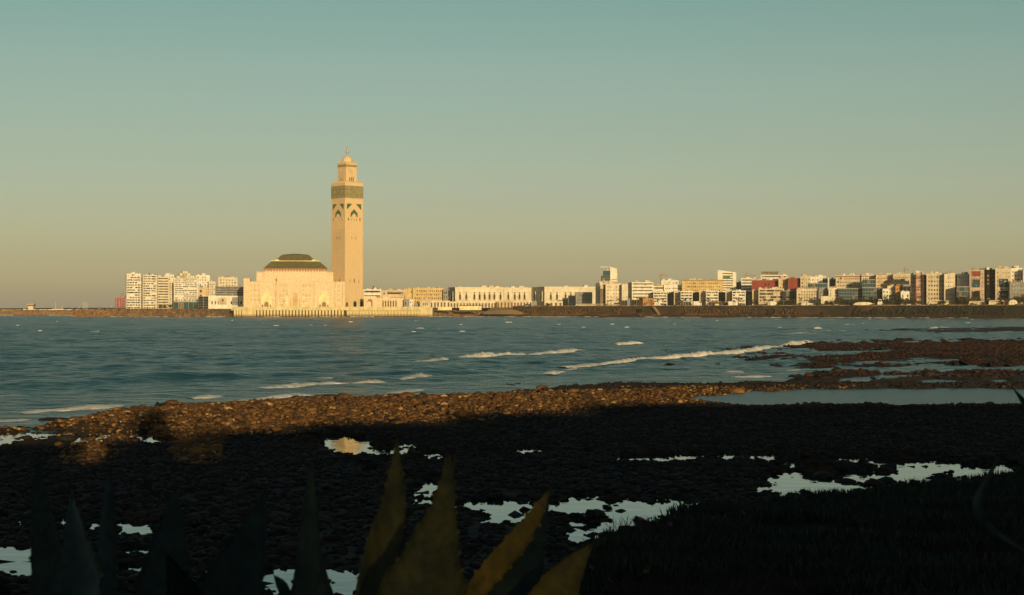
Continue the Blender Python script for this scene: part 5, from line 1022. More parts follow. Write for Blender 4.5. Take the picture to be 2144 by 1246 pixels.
# ---------------------------------------------------------------- the rocky foreshore
# pools: (u, v, ru, rv, depth) on the photograph's ground plan, turned into ground positions by the same projection
POOLS = [(90, 917, 190, 13, .5), (240, 917, 60, 10, .35), (320, 924, 60, 6, .52), (612, 912, 34, 10, .52), (722, 936, 52, 20, .55), (668, 925, 14, 9, .3), (835, 948, 72, 11, .54), (805, 965, 12, 6, .3), (915, 950, 26, 6, .4), (1000, 946, 28, 5, .4), (1100, 944, 40, 5, .42), (890, 1030, 24, 22, .42), (775, 985, 14, 6, .3),
         (1225, 951, 14, 4, .3), (1355, 959, 62, 9, .52), (1425, 960, 34, 7, .46), (1520, 962, 45, 12, .46), (1600, 965, 40, 17, .4), (1670, 975, 60, 24, .42), (1780, 975, 70, 17, .45), (1870, 988, 110, 22, .55), (1960, 978, 70, 17, .5), (1720, 1015, 90, 24, .48), (2070, 985, 60, 14, .42), (2130, 1000, 40, 10, .4), (1850, 1000, 90, 10, .4),
         (1040, 1062, 60, 9, .5), (1270, 1075, 190, 20, .52), (1150, 1072, 60, 12, .42), (1030, 1094, 60, 5, .4), (1240, 1098, 60, 7, .38), (1215, 1128, 24, 5, .4), (1250, 1113, 50, 7, .38), (980, 1163, 40, 4, .4), (40, 1088, 60, 5, .3), (130, 1091, 18, 7, .4), (205, 1105, 30, 7, .42), (300, 1105, 62, 8, .5), (420, 1107, 12, 4, .4), (420, 1131, 16, 6, .4), (35, 1160, 70, 9, .46), (60, 1188, 60, 6, .45), (290, 1157, 50, 5, .42), (285, 1190, 50, 7, .42), (60, 1210, 30, 3, .3), (460, 1158, 12, 8, .4), (200, 1160, 12, 6, .4), (660, 1215, 130, 26, .5), (590, 1235, 60, 22, .4), (450, 1200, 20, 14, .35), (540, 1240, 16, 6, .3),
         (1930, 832, 400, 15.5, .95), (1620, 843, 120, 7, .75), (2250, 832, 300, 16, .9)]
REEFS = [(2100, 741, 380, 21, .75), (1840, 752, 170, 11, .55), (1760, 727, 70, 8, .55), (1700, 730, 40, 4, .35), (2150, 729, 200, 12, .55), (2060, 692, 170, 4.5, .5), (1900, 694, 90, 3, .35), (2160, 690, 100, 6, .5),
         (1740, 785, 40, 4, .55), (1790, 784, 60, 7, .5), (1745, 799, 60, 8, .6), (1870, 795, 90, 14, .55), (1945, 782, 26, 7, .5), (2060, 795, 190, 20, .6), (2150, 780, 100, 10, .5), (1665, 787, 34, 3, .36), (1500, 762, 10, 2, .36), (1405, 762, 11, 2, .36), (1620, 764, 18, 2, .3), (1710, 765, 40, 5, .42), (1220, 808, 40, 3, .3), (330, 845, 12, 5, .5), (360, 848, 20, 6, .5), (690, 831, 22, 3, .35), (350, 873, 30, 6, .4), (230, 873, 20, 5, .4), (110, 878, 40, 4, .35), (1080, 806, 40, 4, .3), (960, 820, 30, 2, .26)]
CUTS = [(1790, 737, 110, 3.5, .8), (1730, 743, 60, 3, .7), (1890, 759, 90, 3.2, .7), (1990, 755, 120, 3.6, .75), (1980, 742, 40, 1.8, .6), (2120, 773, 240, 4, .9), (1960, 800, 60, 4, .5), (2010, 786, 90, 3, .5), (1860, 789, 70, 5, .55), (1790, 797, 40, 8, .6), (2090, 797, 24, 4, .5), (2040, 793, 30, 3, .4)]
def v_big(pv, ru): return pv < 860 and ru > 90
def ground_h(X, Y):
    u, v = uv(X, Y); Ys = shoreY(X, Y); sd = Ys - Y
    n1 = fbm(X, Y, 9.0, 21, 3) - .5; n2 = fbm(X, Y, 2.6, 22, 3) - .5; n3 = fbm(X, Y, .8, 23, 3) - .5
    edge = sd + n2 * 9 + n1 * 10
    base = np.minimum(np.clip(edge * .06, -1.2, .24), np.interp(v, [880, 1020, 1100], [.24, .17, .10]))
    bank = np.exp(-((v - np.interp(u, [0, 300, 600, 1000, 1300, 1500, 2200], [880, 880, 868, 856, 842, 832, 810])) / np.interp(u, [0, 300, 600, 1400, 1700, 2200], [8, 18, 24, 16, 7, 4])) ** 2) * np.clip(sd / 8, 0, 1) * np.interp(u, [1500, 1900], [1, .3])
    h = base + .34 * bank + n1 * .26 + n2 * .20 + n3 * .14
    wu = (fbm(X, Y, 3.5, 31, 3) - .5); wv = (fbm(X, Y, 3.0, 37, 3) - .5)
    for L, sg in ((POOLS, -1), (REEFS, 1), (CUTS, -1)):
        best = np.zeros_like(h)
        for pu, pv, ru, rv, dd in L:
            q = np.sqrt(((u - pu) / (ru * (1.1 if L is POOLS else 1))) ** 2 + ((v - pv) / (rv * 1.05 + 2.4 if (L is POOLS and pv > 870) else rv)) ** 2) + (wu * 1.5 + wv * 1.3) * (1 if rv < 40 and not (L is POOLS and v_big(pv, ru)) else .3)
            best = np.maximum(best, dd * np.clip((1.35 - q) / .7, 0, 1))
        if sg > 0: h = np.where(sd < 0, np.maximum(h, -.45 + best * 1.35 + n2 * .35 + n3 * .3 + n1 * .3 * (best > .02)), np.maximum(h, h))
        elif L is POOLS: h = h - best * 2.05 + np.clip(best / .3, 0, 1) * (v > 870) * np.maximum(fbm(X * .5, Y, 1.3, 91, 3) - .46, 0) * 2.6
        else: h = h - best * .9
    return h
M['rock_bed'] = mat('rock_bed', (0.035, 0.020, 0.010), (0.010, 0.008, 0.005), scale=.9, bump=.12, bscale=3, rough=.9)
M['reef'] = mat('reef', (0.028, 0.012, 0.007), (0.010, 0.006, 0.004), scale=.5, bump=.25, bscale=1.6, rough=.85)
keepg = lambda X, Y, Z: (np.abs(X / Y) < 0.33) & (Z > -.7)
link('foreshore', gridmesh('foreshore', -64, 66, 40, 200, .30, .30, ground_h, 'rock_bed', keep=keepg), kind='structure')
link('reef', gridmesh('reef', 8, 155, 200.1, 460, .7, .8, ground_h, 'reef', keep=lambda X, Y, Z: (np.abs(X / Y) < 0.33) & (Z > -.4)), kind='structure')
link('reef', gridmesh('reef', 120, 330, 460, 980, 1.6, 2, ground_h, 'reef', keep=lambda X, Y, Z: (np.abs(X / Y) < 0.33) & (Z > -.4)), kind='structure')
# still water of the pools and the lagoon (a level sheet under the stones)
xs_ = np.linspace(-62, 62, 2)
def pool_keep(X, Y, Z): return (shoreY(X, Y) - Y > 4) & (np.abs(X / Y) < 0.34) & ~((X > 14) & (Y > 132))
link('tide_pool_water', gridmesh('tide_pool_water', -64, 66, 38, 200, 1.0, 1.0, lambda x, y: np.full_like(x, .012), 'pool', keep=pool_keep), kind='structure')

link('lagoon_water', gridmesh('lagoon_water', -64, 66, 38, 200, 1.0, 1.0, lambda x, y: np.full_like(x, .012), 'lagoon', keep=lambda X, Y, Z: (shoreY(X, Y) - Y > 4) & (np.abs(X / Y) < 0.34) & ((X > 14) & (Y > 132))), kind='structure')
# stones
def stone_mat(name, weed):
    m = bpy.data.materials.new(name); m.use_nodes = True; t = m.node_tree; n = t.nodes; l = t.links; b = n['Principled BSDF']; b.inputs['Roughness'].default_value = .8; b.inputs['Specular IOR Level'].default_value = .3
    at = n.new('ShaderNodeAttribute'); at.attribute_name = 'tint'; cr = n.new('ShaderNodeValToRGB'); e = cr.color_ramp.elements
    S = [(0, (.030, .014, .005)), (.45, (.10, .046, .011)), (.8, (.20, .10, .026)), (1, (.40, .25, .10))] if not weed else [(0, (.006, .005, .004)), (.5, (.014, .010, .007)), (1, (.032, .022, .014))]  # second ramp: weed tone plus shade darkened into the colour
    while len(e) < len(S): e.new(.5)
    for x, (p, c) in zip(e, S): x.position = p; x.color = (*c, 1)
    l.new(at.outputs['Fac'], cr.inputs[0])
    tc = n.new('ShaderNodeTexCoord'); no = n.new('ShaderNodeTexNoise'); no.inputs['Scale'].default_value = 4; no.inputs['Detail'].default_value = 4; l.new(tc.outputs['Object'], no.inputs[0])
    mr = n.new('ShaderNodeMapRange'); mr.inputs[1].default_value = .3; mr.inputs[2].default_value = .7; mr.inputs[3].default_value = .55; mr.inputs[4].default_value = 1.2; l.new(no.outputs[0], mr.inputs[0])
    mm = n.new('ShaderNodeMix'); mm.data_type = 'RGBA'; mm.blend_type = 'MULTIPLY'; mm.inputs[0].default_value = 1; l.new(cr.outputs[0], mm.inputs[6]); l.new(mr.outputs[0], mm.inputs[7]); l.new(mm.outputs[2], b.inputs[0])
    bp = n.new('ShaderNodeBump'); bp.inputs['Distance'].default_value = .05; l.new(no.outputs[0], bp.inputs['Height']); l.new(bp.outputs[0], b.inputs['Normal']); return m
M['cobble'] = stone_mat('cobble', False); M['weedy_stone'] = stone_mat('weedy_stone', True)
import bmesh
def ico(sub):
    bm = bmesh.new(); bmesh.ops.create_icosphere(bm, subdivisions=sub, radius=1); V = np.array([v.co[:] for v in bm.verts]); F = np.array([[v.index for v in f.verts] for f in bm.faces]); bm.free(); return V, F
def rotm(n, r):
    q = r.normal(0, 1, (n, 4)); q /= np.linalg.norm(q, axis=1)[:, None]; w, x, y, z = q.T
    return np.stack([1 - 2 * (y * y + z * z), 2 * (x * y - z * w), 2 * (x * z + y * w), 2 * (x * y + z * w), 1 - 2 * (x * x + z * z), 2 * (y * z - x * w), 2 * (x * z - y * w), 2 * (y * z + x * w), 1 - 2 * (x * x + y * y)], 1).reshape(-1, 3, 3)
def stones(name, X, Y, size, sub, mt, seed, label, bury=.25, flat=.65):
    r = np.random.default_rng(seed); n = len(X); V0, F0 = ico(sub); nv = len(V0)
    prot = V0[None] * (1 + r.normal(0, .16, (24, nv, 1)))
    pv = prot[r.integers(0, 24, n)] * size[:, None, None] * r.uniform(.7, 1.25, (n, 1, 3)); pv = np.einsum('nij,nvj->nvi', rotm(n, r), pv); pv[:, :, 2] *= flat
    z = ground_h(X, Y) + size * bury; pv += np.stack([X, Y, z], 1)[:, None, :]
    F = (F0[None] + (np.arange(n) * nv)[:, None, None]).reshape(-1, 3); tint = np.repeat(np.clip(r.normal(.45, .25, n), 0, 1), nv)
    return link(name, np_mesh(name, pv.reshape(-1, 3), F, M[mt], True, {'tint': tint}), kind='stuff', label=label)
def sample(n, Y0, Y1, r, s=.315):
    Y = np.sqrt(r.uniform(Y0 * Y0, Y1 * Y1, n)); X = r.uniform(-s, s, n) * Y; return X, Y
r = np.random.default_rng(5)
# which stretch is the pale cobble bank and which is flat darkened by weed and painted shade
def bank_and_sun(X, Y):
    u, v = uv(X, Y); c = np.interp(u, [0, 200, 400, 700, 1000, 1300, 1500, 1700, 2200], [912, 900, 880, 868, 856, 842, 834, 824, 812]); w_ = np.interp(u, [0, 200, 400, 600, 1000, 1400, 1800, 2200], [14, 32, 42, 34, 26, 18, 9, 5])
    return np.exp(-((v - c) / w_) ** 2) * np.interp(u, [1250, 1700, 1950], [1, .75, .2]) + .9 * np.exp(-((u - 412) / 55) ** 4 - ((v - 945) / 50) ** 4) + .7 * np.exp(-((u - 190) / 60) ** 2 - ((v - 965) / 30) ** 2) + .25 * (fbm(X, Y, 6, 41, 3) - .5)  # two extra pale patches painted where sun comes through the house gaps
X, Y = sample(150000, 86, 185, r); h = ground_h(X, Y); sd = shoreY(X, Y) - Y; k = (sd > -3) & ((h > -.01) | ((sd < 4) & (h > -.2))); X, Y = X[k], Y[k]; bk_ = bank_and_sun(X, Y)
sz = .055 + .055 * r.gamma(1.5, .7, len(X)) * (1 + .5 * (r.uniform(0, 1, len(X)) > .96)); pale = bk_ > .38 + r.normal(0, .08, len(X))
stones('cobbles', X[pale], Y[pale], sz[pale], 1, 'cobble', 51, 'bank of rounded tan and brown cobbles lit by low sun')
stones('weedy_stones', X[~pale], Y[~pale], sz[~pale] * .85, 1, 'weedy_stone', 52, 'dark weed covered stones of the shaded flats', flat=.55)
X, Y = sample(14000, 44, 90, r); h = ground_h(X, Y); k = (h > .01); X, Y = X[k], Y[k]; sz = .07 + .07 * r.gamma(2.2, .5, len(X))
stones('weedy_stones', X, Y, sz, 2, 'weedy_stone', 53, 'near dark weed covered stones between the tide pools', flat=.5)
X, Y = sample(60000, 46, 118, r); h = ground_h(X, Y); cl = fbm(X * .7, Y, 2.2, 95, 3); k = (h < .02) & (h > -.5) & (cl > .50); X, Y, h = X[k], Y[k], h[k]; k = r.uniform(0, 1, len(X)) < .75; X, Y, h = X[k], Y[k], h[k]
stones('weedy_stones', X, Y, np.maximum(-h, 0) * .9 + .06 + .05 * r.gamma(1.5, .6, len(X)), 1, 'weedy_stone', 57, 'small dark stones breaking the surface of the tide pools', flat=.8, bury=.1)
X, Y = sample(60000, 200, 460, r, .3); k = X > 5; X, Y = X[k], Y[k]; h = ground_h(X, Y); k = (h > .0); X, Y = X[k], Y[k]; sz = .12 + .10 * r.gamma(1.4, .6, len(X))
M['reef_stone'] = mat('reef_stone', (0.045, 0.016, 0.007), (0.014, 0.007, 0.004), scale=.5, bump=.1, rough=.85)
stones('reef_stones', X, Y, sz, 1, 'reef_stone', 54, 'reddish brown weedy lumps on the reef', flat=.5)
# rough armour stones and weed lumps along the foot of the far wall and shores
def armour(name, pts, size, mt, seed, label):
    r = np.random.default_rng(seed); P_ = np.array(pts); n = len(P_); V0, F0 = ico(1); nv = len(V0); sz = size * r.uniform(.5, 1.3, n)
    pv = V0[None] * (1 + r.normal(0, .18, (n, nv, 1))) * sz[:, None, None]; pv = np.einsum('nij,nvj->nvi', rotm(n, r), pv) + P_[:, None, :]
    F = (F0[None] + (np.arange(n) * nv)[:, None, None]).reshape(-1, 3); return link(name, np_mesh(name, pv.reshape(-1, 3), F, M[mt], False, {'tint': np.repeat(np.clip(r.normal(.4, .25, n), 0, 1), nv)}), kind='stuff', label=label)
pw = []; pd = []
for i in range(9000):
    px = rng.uniform(1060, 2200); d = rng.uniform(6, 21); z = 1.6 + max(0, d - 14) * rng.uniform(.2, 1.5) if d > 14 else 1.4 + d * .08
    if vnoise(px / 45., d / 9., 77) < .42: continue
    (pd if px > 1500 + 300 * (vnoise(px / 60., 2, 5) - .5) + 260 * (d > 18) * 0 and rng.uniform() < min(1, (px - 1400) / 400) else pw).append(off(px, d, z))
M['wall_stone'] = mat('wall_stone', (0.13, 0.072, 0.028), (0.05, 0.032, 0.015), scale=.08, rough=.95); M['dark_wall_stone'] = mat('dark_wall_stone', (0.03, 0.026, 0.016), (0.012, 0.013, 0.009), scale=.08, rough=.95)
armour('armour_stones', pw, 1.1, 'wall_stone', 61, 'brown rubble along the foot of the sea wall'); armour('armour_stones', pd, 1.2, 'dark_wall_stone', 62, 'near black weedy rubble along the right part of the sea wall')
pl_ = []
for i in range(2600): px = rng.uniform(150, 486); f_ = rng.uniform(0.02, 1); Yl = 2060 + 60 * f_; pl_.append((WX(px, Yl), Yl, 9.4 * f_))
for i in range(1600): px = rng.uniform(-60, 250); f_ = rng.uniform(0, 1); pl_.append((WX(px, 2900), 2884 + 18 * f_, 8.6 * f_))
for i in range(1300): px = rng.uniform(895, 1100); f_ = rng.uniform(0, .5); Yl = np.interp(px, [880, 905, 960, 1040, 1100], [2075, 2180, 2230, 2260, 2245]) + 150 * f_; pl_.append((WX(px, Yl), Yl, 11.5 * f_))
armour('shore_rubble', pl_, .9, 'rubble', 63, 'brown rubble on the left shore, the breakwater and the small beach')
# larger boulders: things of their own
protos = []
for i in range(10):
    V0, F0 = ico(3 if i < 3 else 2); q = np.random.default_rng(90 + i); V = V0.copy()
    d = fbm(V[:, 0] * 1.3 + i * 9, V[:, 1] * 1.3 + V[:, 2] * 1.7, .9, 60 + i, 3) - .5; V *= (1 + .55 * d)[:, None]; V *= q.uniform(.75, 1.2, 3); V[:, 2] *= .6
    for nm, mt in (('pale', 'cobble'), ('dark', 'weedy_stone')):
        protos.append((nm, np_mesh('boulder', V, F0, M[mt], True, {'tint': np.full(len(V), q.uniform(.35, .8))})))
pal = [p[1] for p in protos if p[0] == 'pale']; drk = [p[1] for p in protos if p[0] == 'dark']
big = [(250, 899, .62, 'largest sunlit orange boulder at the left end of the cobble bank'), (253, 912, .5, 'flat sunlit orange boulder just below the largest one'), (178, 896, .3, 'small sunlit orange boulder left of the largest one'), (598, 854, .55, 'pale boulder standing out on the left part of the cobble bank'), (718, 846, .8, 'broad pale boulder at the upper edge of the cobble bank, left middle'), (852, 842, .8, 'round pale boulder at the upper edge of the cobble bank, middle'), (1135, 820, .65, 'single orange boulder at the water edge, middle of the shore'), (1545, 820, .75, 'pale orange boulder left of the lagoon tip'), (360, 850, .6, 'brown boulder at the water edge left of the bank'), (405, 953, .35, 'small orange lit boulder alone in the shade'), (1245, 1072, .5, 'dark boulder in the middle of the long near pool'), (1300, 1065, .3, 'smaller dark boulder right of the one in the long near pool'), (1385, 1077, .32, 'dark boulder at the right end of the long near pool'), (1770, 1004, .45, 'round dark boulder in the right tide pool'), (1790, 1010, .3, 'small round dark boulder right of the larger one in the right pool'), (1765, 977, .7, 'wide dark boulder at the upper edge of the right tide pool'), (1725, 995, .6, 'dark boulder left in the right tide pool'), (1850, 983, .55, 'long dark boulder at the upper right pool edge'), (105, 927, .9, 'wide dark rock in the far left tide pool'), (140, 917, .7, 'dark rock in the middle of the far left tide pool'), (1945, 787, .9, 'tall dark rock knob on the right reef'), (1752, 783, .8, 'dark rock knob on the reef above the lagoon')]
for k, (px, py, s_, lb) in enumerate(big):
    Y = GY(py, .1); X = WX(px, Y); pale_ = 'orange' in lb or 'pale' in lb or 'brown' in lb; me = (pal if pale_ else drk)[k % 10]
    z = float(ground_h(np.array([X]), np.array([Y]))[0]); o = link('boulder', me, None, (X, Y, max(z, -.1) + s_ * .25), k * 1.7, label=lb, category='rock') if False else tag(link('boulder', me, None, (X, Y, max(z, -.15) + s_ * .22), k * 1.7), lb, 'rock', 'boulders on the shore'); o.scale = (s_, s_ * .8, s_ * .85)
r = np.random.default_rng(77); cnt = [0, 0]; tries = 0
while sum(cnt) < 270 and tries < 9000:
    tries += 1; Y = math.sqrt(r.uniform(46 ** 2, 168 ** 2)); X = r.uniform(-.3, .3) * Y; a = np.array([X]); b = np.array([Y]); h = float(ground_h(a, b)[0]); sd = float((shoreY(a, b) - b)[0])
    if sd < -3 or h < -.02: continue
    ba = float(bank_and_sun(a, b)[0]); pale_ = ba > .42
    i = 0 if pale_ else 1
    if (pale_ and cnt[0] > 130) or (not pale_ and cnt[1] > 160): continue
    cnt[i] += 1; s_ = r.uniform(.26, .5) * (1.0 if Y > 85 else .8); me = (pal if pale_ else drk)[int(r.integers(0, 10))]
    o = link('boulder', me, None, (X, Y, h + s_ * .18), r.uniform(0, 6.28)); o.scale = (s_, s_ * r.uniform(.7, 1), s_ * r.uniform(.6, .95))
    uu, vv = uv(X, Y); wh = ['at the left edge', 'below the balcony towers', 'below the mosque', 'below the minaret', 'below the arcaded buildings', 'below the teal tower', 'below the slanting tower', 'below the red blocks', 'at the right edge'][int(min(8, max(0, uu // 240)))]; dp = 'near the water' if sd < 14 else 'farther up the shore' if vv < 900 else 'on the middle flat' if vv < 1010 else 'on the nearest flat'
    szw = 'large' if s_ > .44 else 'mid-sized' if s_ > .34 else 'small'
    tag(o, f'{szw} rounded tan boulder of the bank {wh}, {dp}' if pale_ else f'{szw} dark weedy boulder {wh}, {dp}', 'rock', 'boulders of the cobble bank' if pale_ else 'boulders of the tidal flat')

# ---------------------------------------------------------------- bluff we stand on
def edgeY(X, Y):
    u = X / np.maximum(Y, 1.0) * FPX + CX
    return np.interp(u, [-3000, 1000, 1100, 1230, 1280, 1430, 1530, 1700, 1800, 2000, 2144, 3500], [7.6, 7.6, 9.5, 14.0, 16.2, 18.0, 19.0, 20.5, 21.5, 23.6, 24.5, 30])
def bluff_h(X, Y):
    e = np.where(Y < 3, 8.0, edgeY(X, Y)); top = 6.4 - .04 * (Y - 5) + .10 * (fbm(X, Y, 1.5, 71, 3) - .5)
    d = np.maximum(Y - e, 0); return np.maximum(top - d * 1.6 - .0 * d, -.4)
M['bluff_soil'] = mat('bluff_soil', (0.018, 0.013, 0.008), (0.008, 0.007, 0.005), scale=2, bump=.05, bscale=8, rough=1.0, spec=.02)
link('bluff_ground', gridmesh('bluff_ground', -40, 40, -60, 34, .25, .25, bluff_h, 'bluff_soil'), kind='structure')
# ice-plant and dry grass cover
r = np.random.default_rng(3)
def blades(n, Y0, Y1, L0, L1, w0, mt, name, label, s0=-.05, s1=.33, lean=.35, near=0, seed=1):
    Yb = np.sqrt(r.uniform(Y0 * Y0, Y1 * Y1, n)); Xb = r.uniform(s0, s1, n) * Yb; e = edgeY(Xb, Yb); cl = fbm(Xb, Yb, .9, 80 + seed, 2)
    cl = np.clip(.5 + (cl - .5) * 1.8, 0, 1); k = (Yb < e + .7) & (cl > .3); Xb, Yb, cl = Xb[k], Yb[k], cl[k]; n = len(Xb); zb = bluff_h(Xb, Yb) - .01
    L = r.uniform(L0, L1, n) * (.6 + .9 * cl); a = r.uniform(0, 2 * math.pi, n); le = np.abs(r.normal(0, lean, n)); dx = np.cos(a) * le * L; dy = np.sin(a) * le * L; t = r.uniform(0, math.pi, n); wx = np.cos(t) * w0; wy = np.sin(t) * w0
    P0 = np.stack([Xb - wx, Yb - wy, zb], 1); P1 = np.stack([Xb + wx, Yb + wy, zb], 1); P2 = np.stack([Xb + dx * .5 + wx * .9, Yb + dy * .5 + wy * .9, zb + L * .6], 1); P3 = np.stack([Xb + dx * .5 - wx * .9, Yb + dy * .5 - wy * .9, zb + L * .6], 1); P4 = np.stack([Xb + dx, Yb + dy, zb + L], 1)
    V = np.stack([P0, P1, P2, P3, P4], 1).reshape(-1, 3); b = np.arange(n) * 5; F = np.concatenate([np.stack([b, b + 1, b + 2], 1), np.stack([b, b + 2, b + 3], 1), np.stack([b + 3, b + 2, b + 4], 1)])
    return link(name, np_mesh(name, V, F, M[mt], False), kind='stuff', label=label)
M['ice_plant'] = mat('ice_plant', (0.010, 0.026, 0.013), (0.005, 0.012, 0.007), scale=1.5, rough=.6); M['dry_grass'] = mat('dry_grass', (0.05, 0.028, 0.016), (0.022, 0.014, 0.009), scale=2)
blades(90000, 9, 25.5, .05, .12, .009, 'ice_plant', 'ice_plant_cover', 'dark fleshy green ground cover over the near right slope', -.02, .33, .3, seed=1)
blades(26000, 9, 24, .04, .11, .003, 'dry_grass', 'dry_grass', 'thin dry brown grass tangled through the ground cover', .0, .33, .9, seed=4)
M['petal'] = mat('petal', (0.18, 0.04, 0.18), rough=.6); M['yellow_petal'] = mat('yellow_petal', (0.18, 0.15, 0.03), rough=.6)
fm = MB()
for i in range(14):
    a = 2 * math.pi * i / 14; c, s = math.cos(a), math.sin(a); fm.quad((0, 0, 0), (.018 * c - .004 * s, .018 * s + .004 * c, .008), (.034 * c, .034 * s, .014), (.018 * c + .004 * s, .018 * s - .004 * c, .008))
fme = fm.mesh('flower', M['petal']); fme2 = fm.mesh('flower', M['yellow_petal'])
def onbluff(px, py):
    Y = 6.0
    for it in range(60):
        X = WX(px, Y); z = float(bluff_h(np.array([X]), np.array([Y]))[0]) + .1; Y2 = (EYE - z) * FPX / (py - HY); Y = Y * .5 + Y2 * .5
    return X, Y, z
for k, (px, py, y_, lb) in enumerate(((1341, 1091, 0, 'pink flower nearest the right end of the long near pool'), (1403, 1103, 0, 'pink flower right of the one at the long near pool'), (1172, 1186, 0, 'pink flower left of the small bright agave leaf'), (1556, 1079, 0, 'small pink flower on the slope edge'), (1275, 1222, 0, 'pink flower right below the small bright agave leaf'), (1665, 1232, 0, 'pink flower low on the slope, right of the middle'), (1238, 1196, 1, 'yellow bloom beside the small bright agave leaf'), (1352, 1204, 1, 'yellow bloom low on the slope'))):
    X, Y, z = onbluff(px, py); o = link('flower', fme2 if y_ else fme, None, (X, Y, z + .02), k); o.rotation_euler = (R(50), 0, k * .4); tag(o, lb, 'flower', 'ice plant flowers'); o.scale = (.8,) * 3

# ---------------------------------------------------------------- agaves
def agave_mat(name, c1, c2):
    m = mat(name, c1, c2, rough=.55, scale=9, bump=.003, bscale=70, spec=.25); t = m.node_tree; n = t.nodes; l = t.links; b = n['Principled BSDF']; src = b.inputs['Base Color'].links[0].from_socket
    tc = n.new('ShaderNodeTexCoord'); mp = n.new('ShaderNodeMapping'); mp.inputs['Scale'].default_value = (45, 45, 3.0); l.new(tc.outputs['Object'], mp.inputs[0]); no = n.new('ShaderNodeTexNoise'); no.inputs['Scale'].default_value = 1; no.inputs['Detail'].default_value = 5; l.new(mp.outputs[0], no.inputs[0])
    vo = n.new('ShaderNodeTexNoise'); vo.inputs['Scale'].default_value = 26; vo.inputs['Detail'].default_value = 3; l.new(tc.outputs['Object'], vo.inputs[0])
    r1 = n.new('ShaderNodeMapRange'); r1.inputs[1].default_value = .35; r1.inputs[2].default_value = .65; r1.inputs[3].default_value = .75; r1.inputs[4].default_value = 1.2; l.new(no.outputs[0], r1.inputs[0])
    r2 = n.new('ShaderNodeMapRange'); r2.inputs[1].default_value = .62; r2.inputs[2].default_value = .70; r2.inputs[3].default_value = 1; r2.inputs[4].default_value = .7; l.new(vo.outputs[0], r2.inputs[0])
    mu = n.new('ShaderNodeMath'); mu.operation = 'MULTIPLY'; l.new(r1.outputs[0], mu.inputs[0]); l.new(r2.outputs[0], mu.inputs[1])
    mm = n.new('ShaderNodeMix'); mm.data_type = 'RGBA'; mm.blend_type = 'MULTIPLY'; mm.inputs[0].default_value = 1; l.new(src, mm.inputs[6]); l.new(mu.outputs[0], mm.inputs[7]); l.new(mm.outputs[2], b.inputs['Base Color']); return m
M['agave_blue'] = agave_mat('agave_blue', (0.026, 0.040, 0.026), (0.014, 0.022, 0.015)); M['agave_gold'] = agave_mat('agave_gold', (0.075, 0.062, 0.012), (0.035, 0.036, 0.010)); M['agave_yellow'] = agave_mat('agave_yellow', (0.15, 0.095, 0.008), (0.085, 0.06, 0.006)); M['spine'] = mat('spine', (0.03, 0.018, 0.01))  # gold and yellow copies carry sun warmth painted onto the blue-green leaf
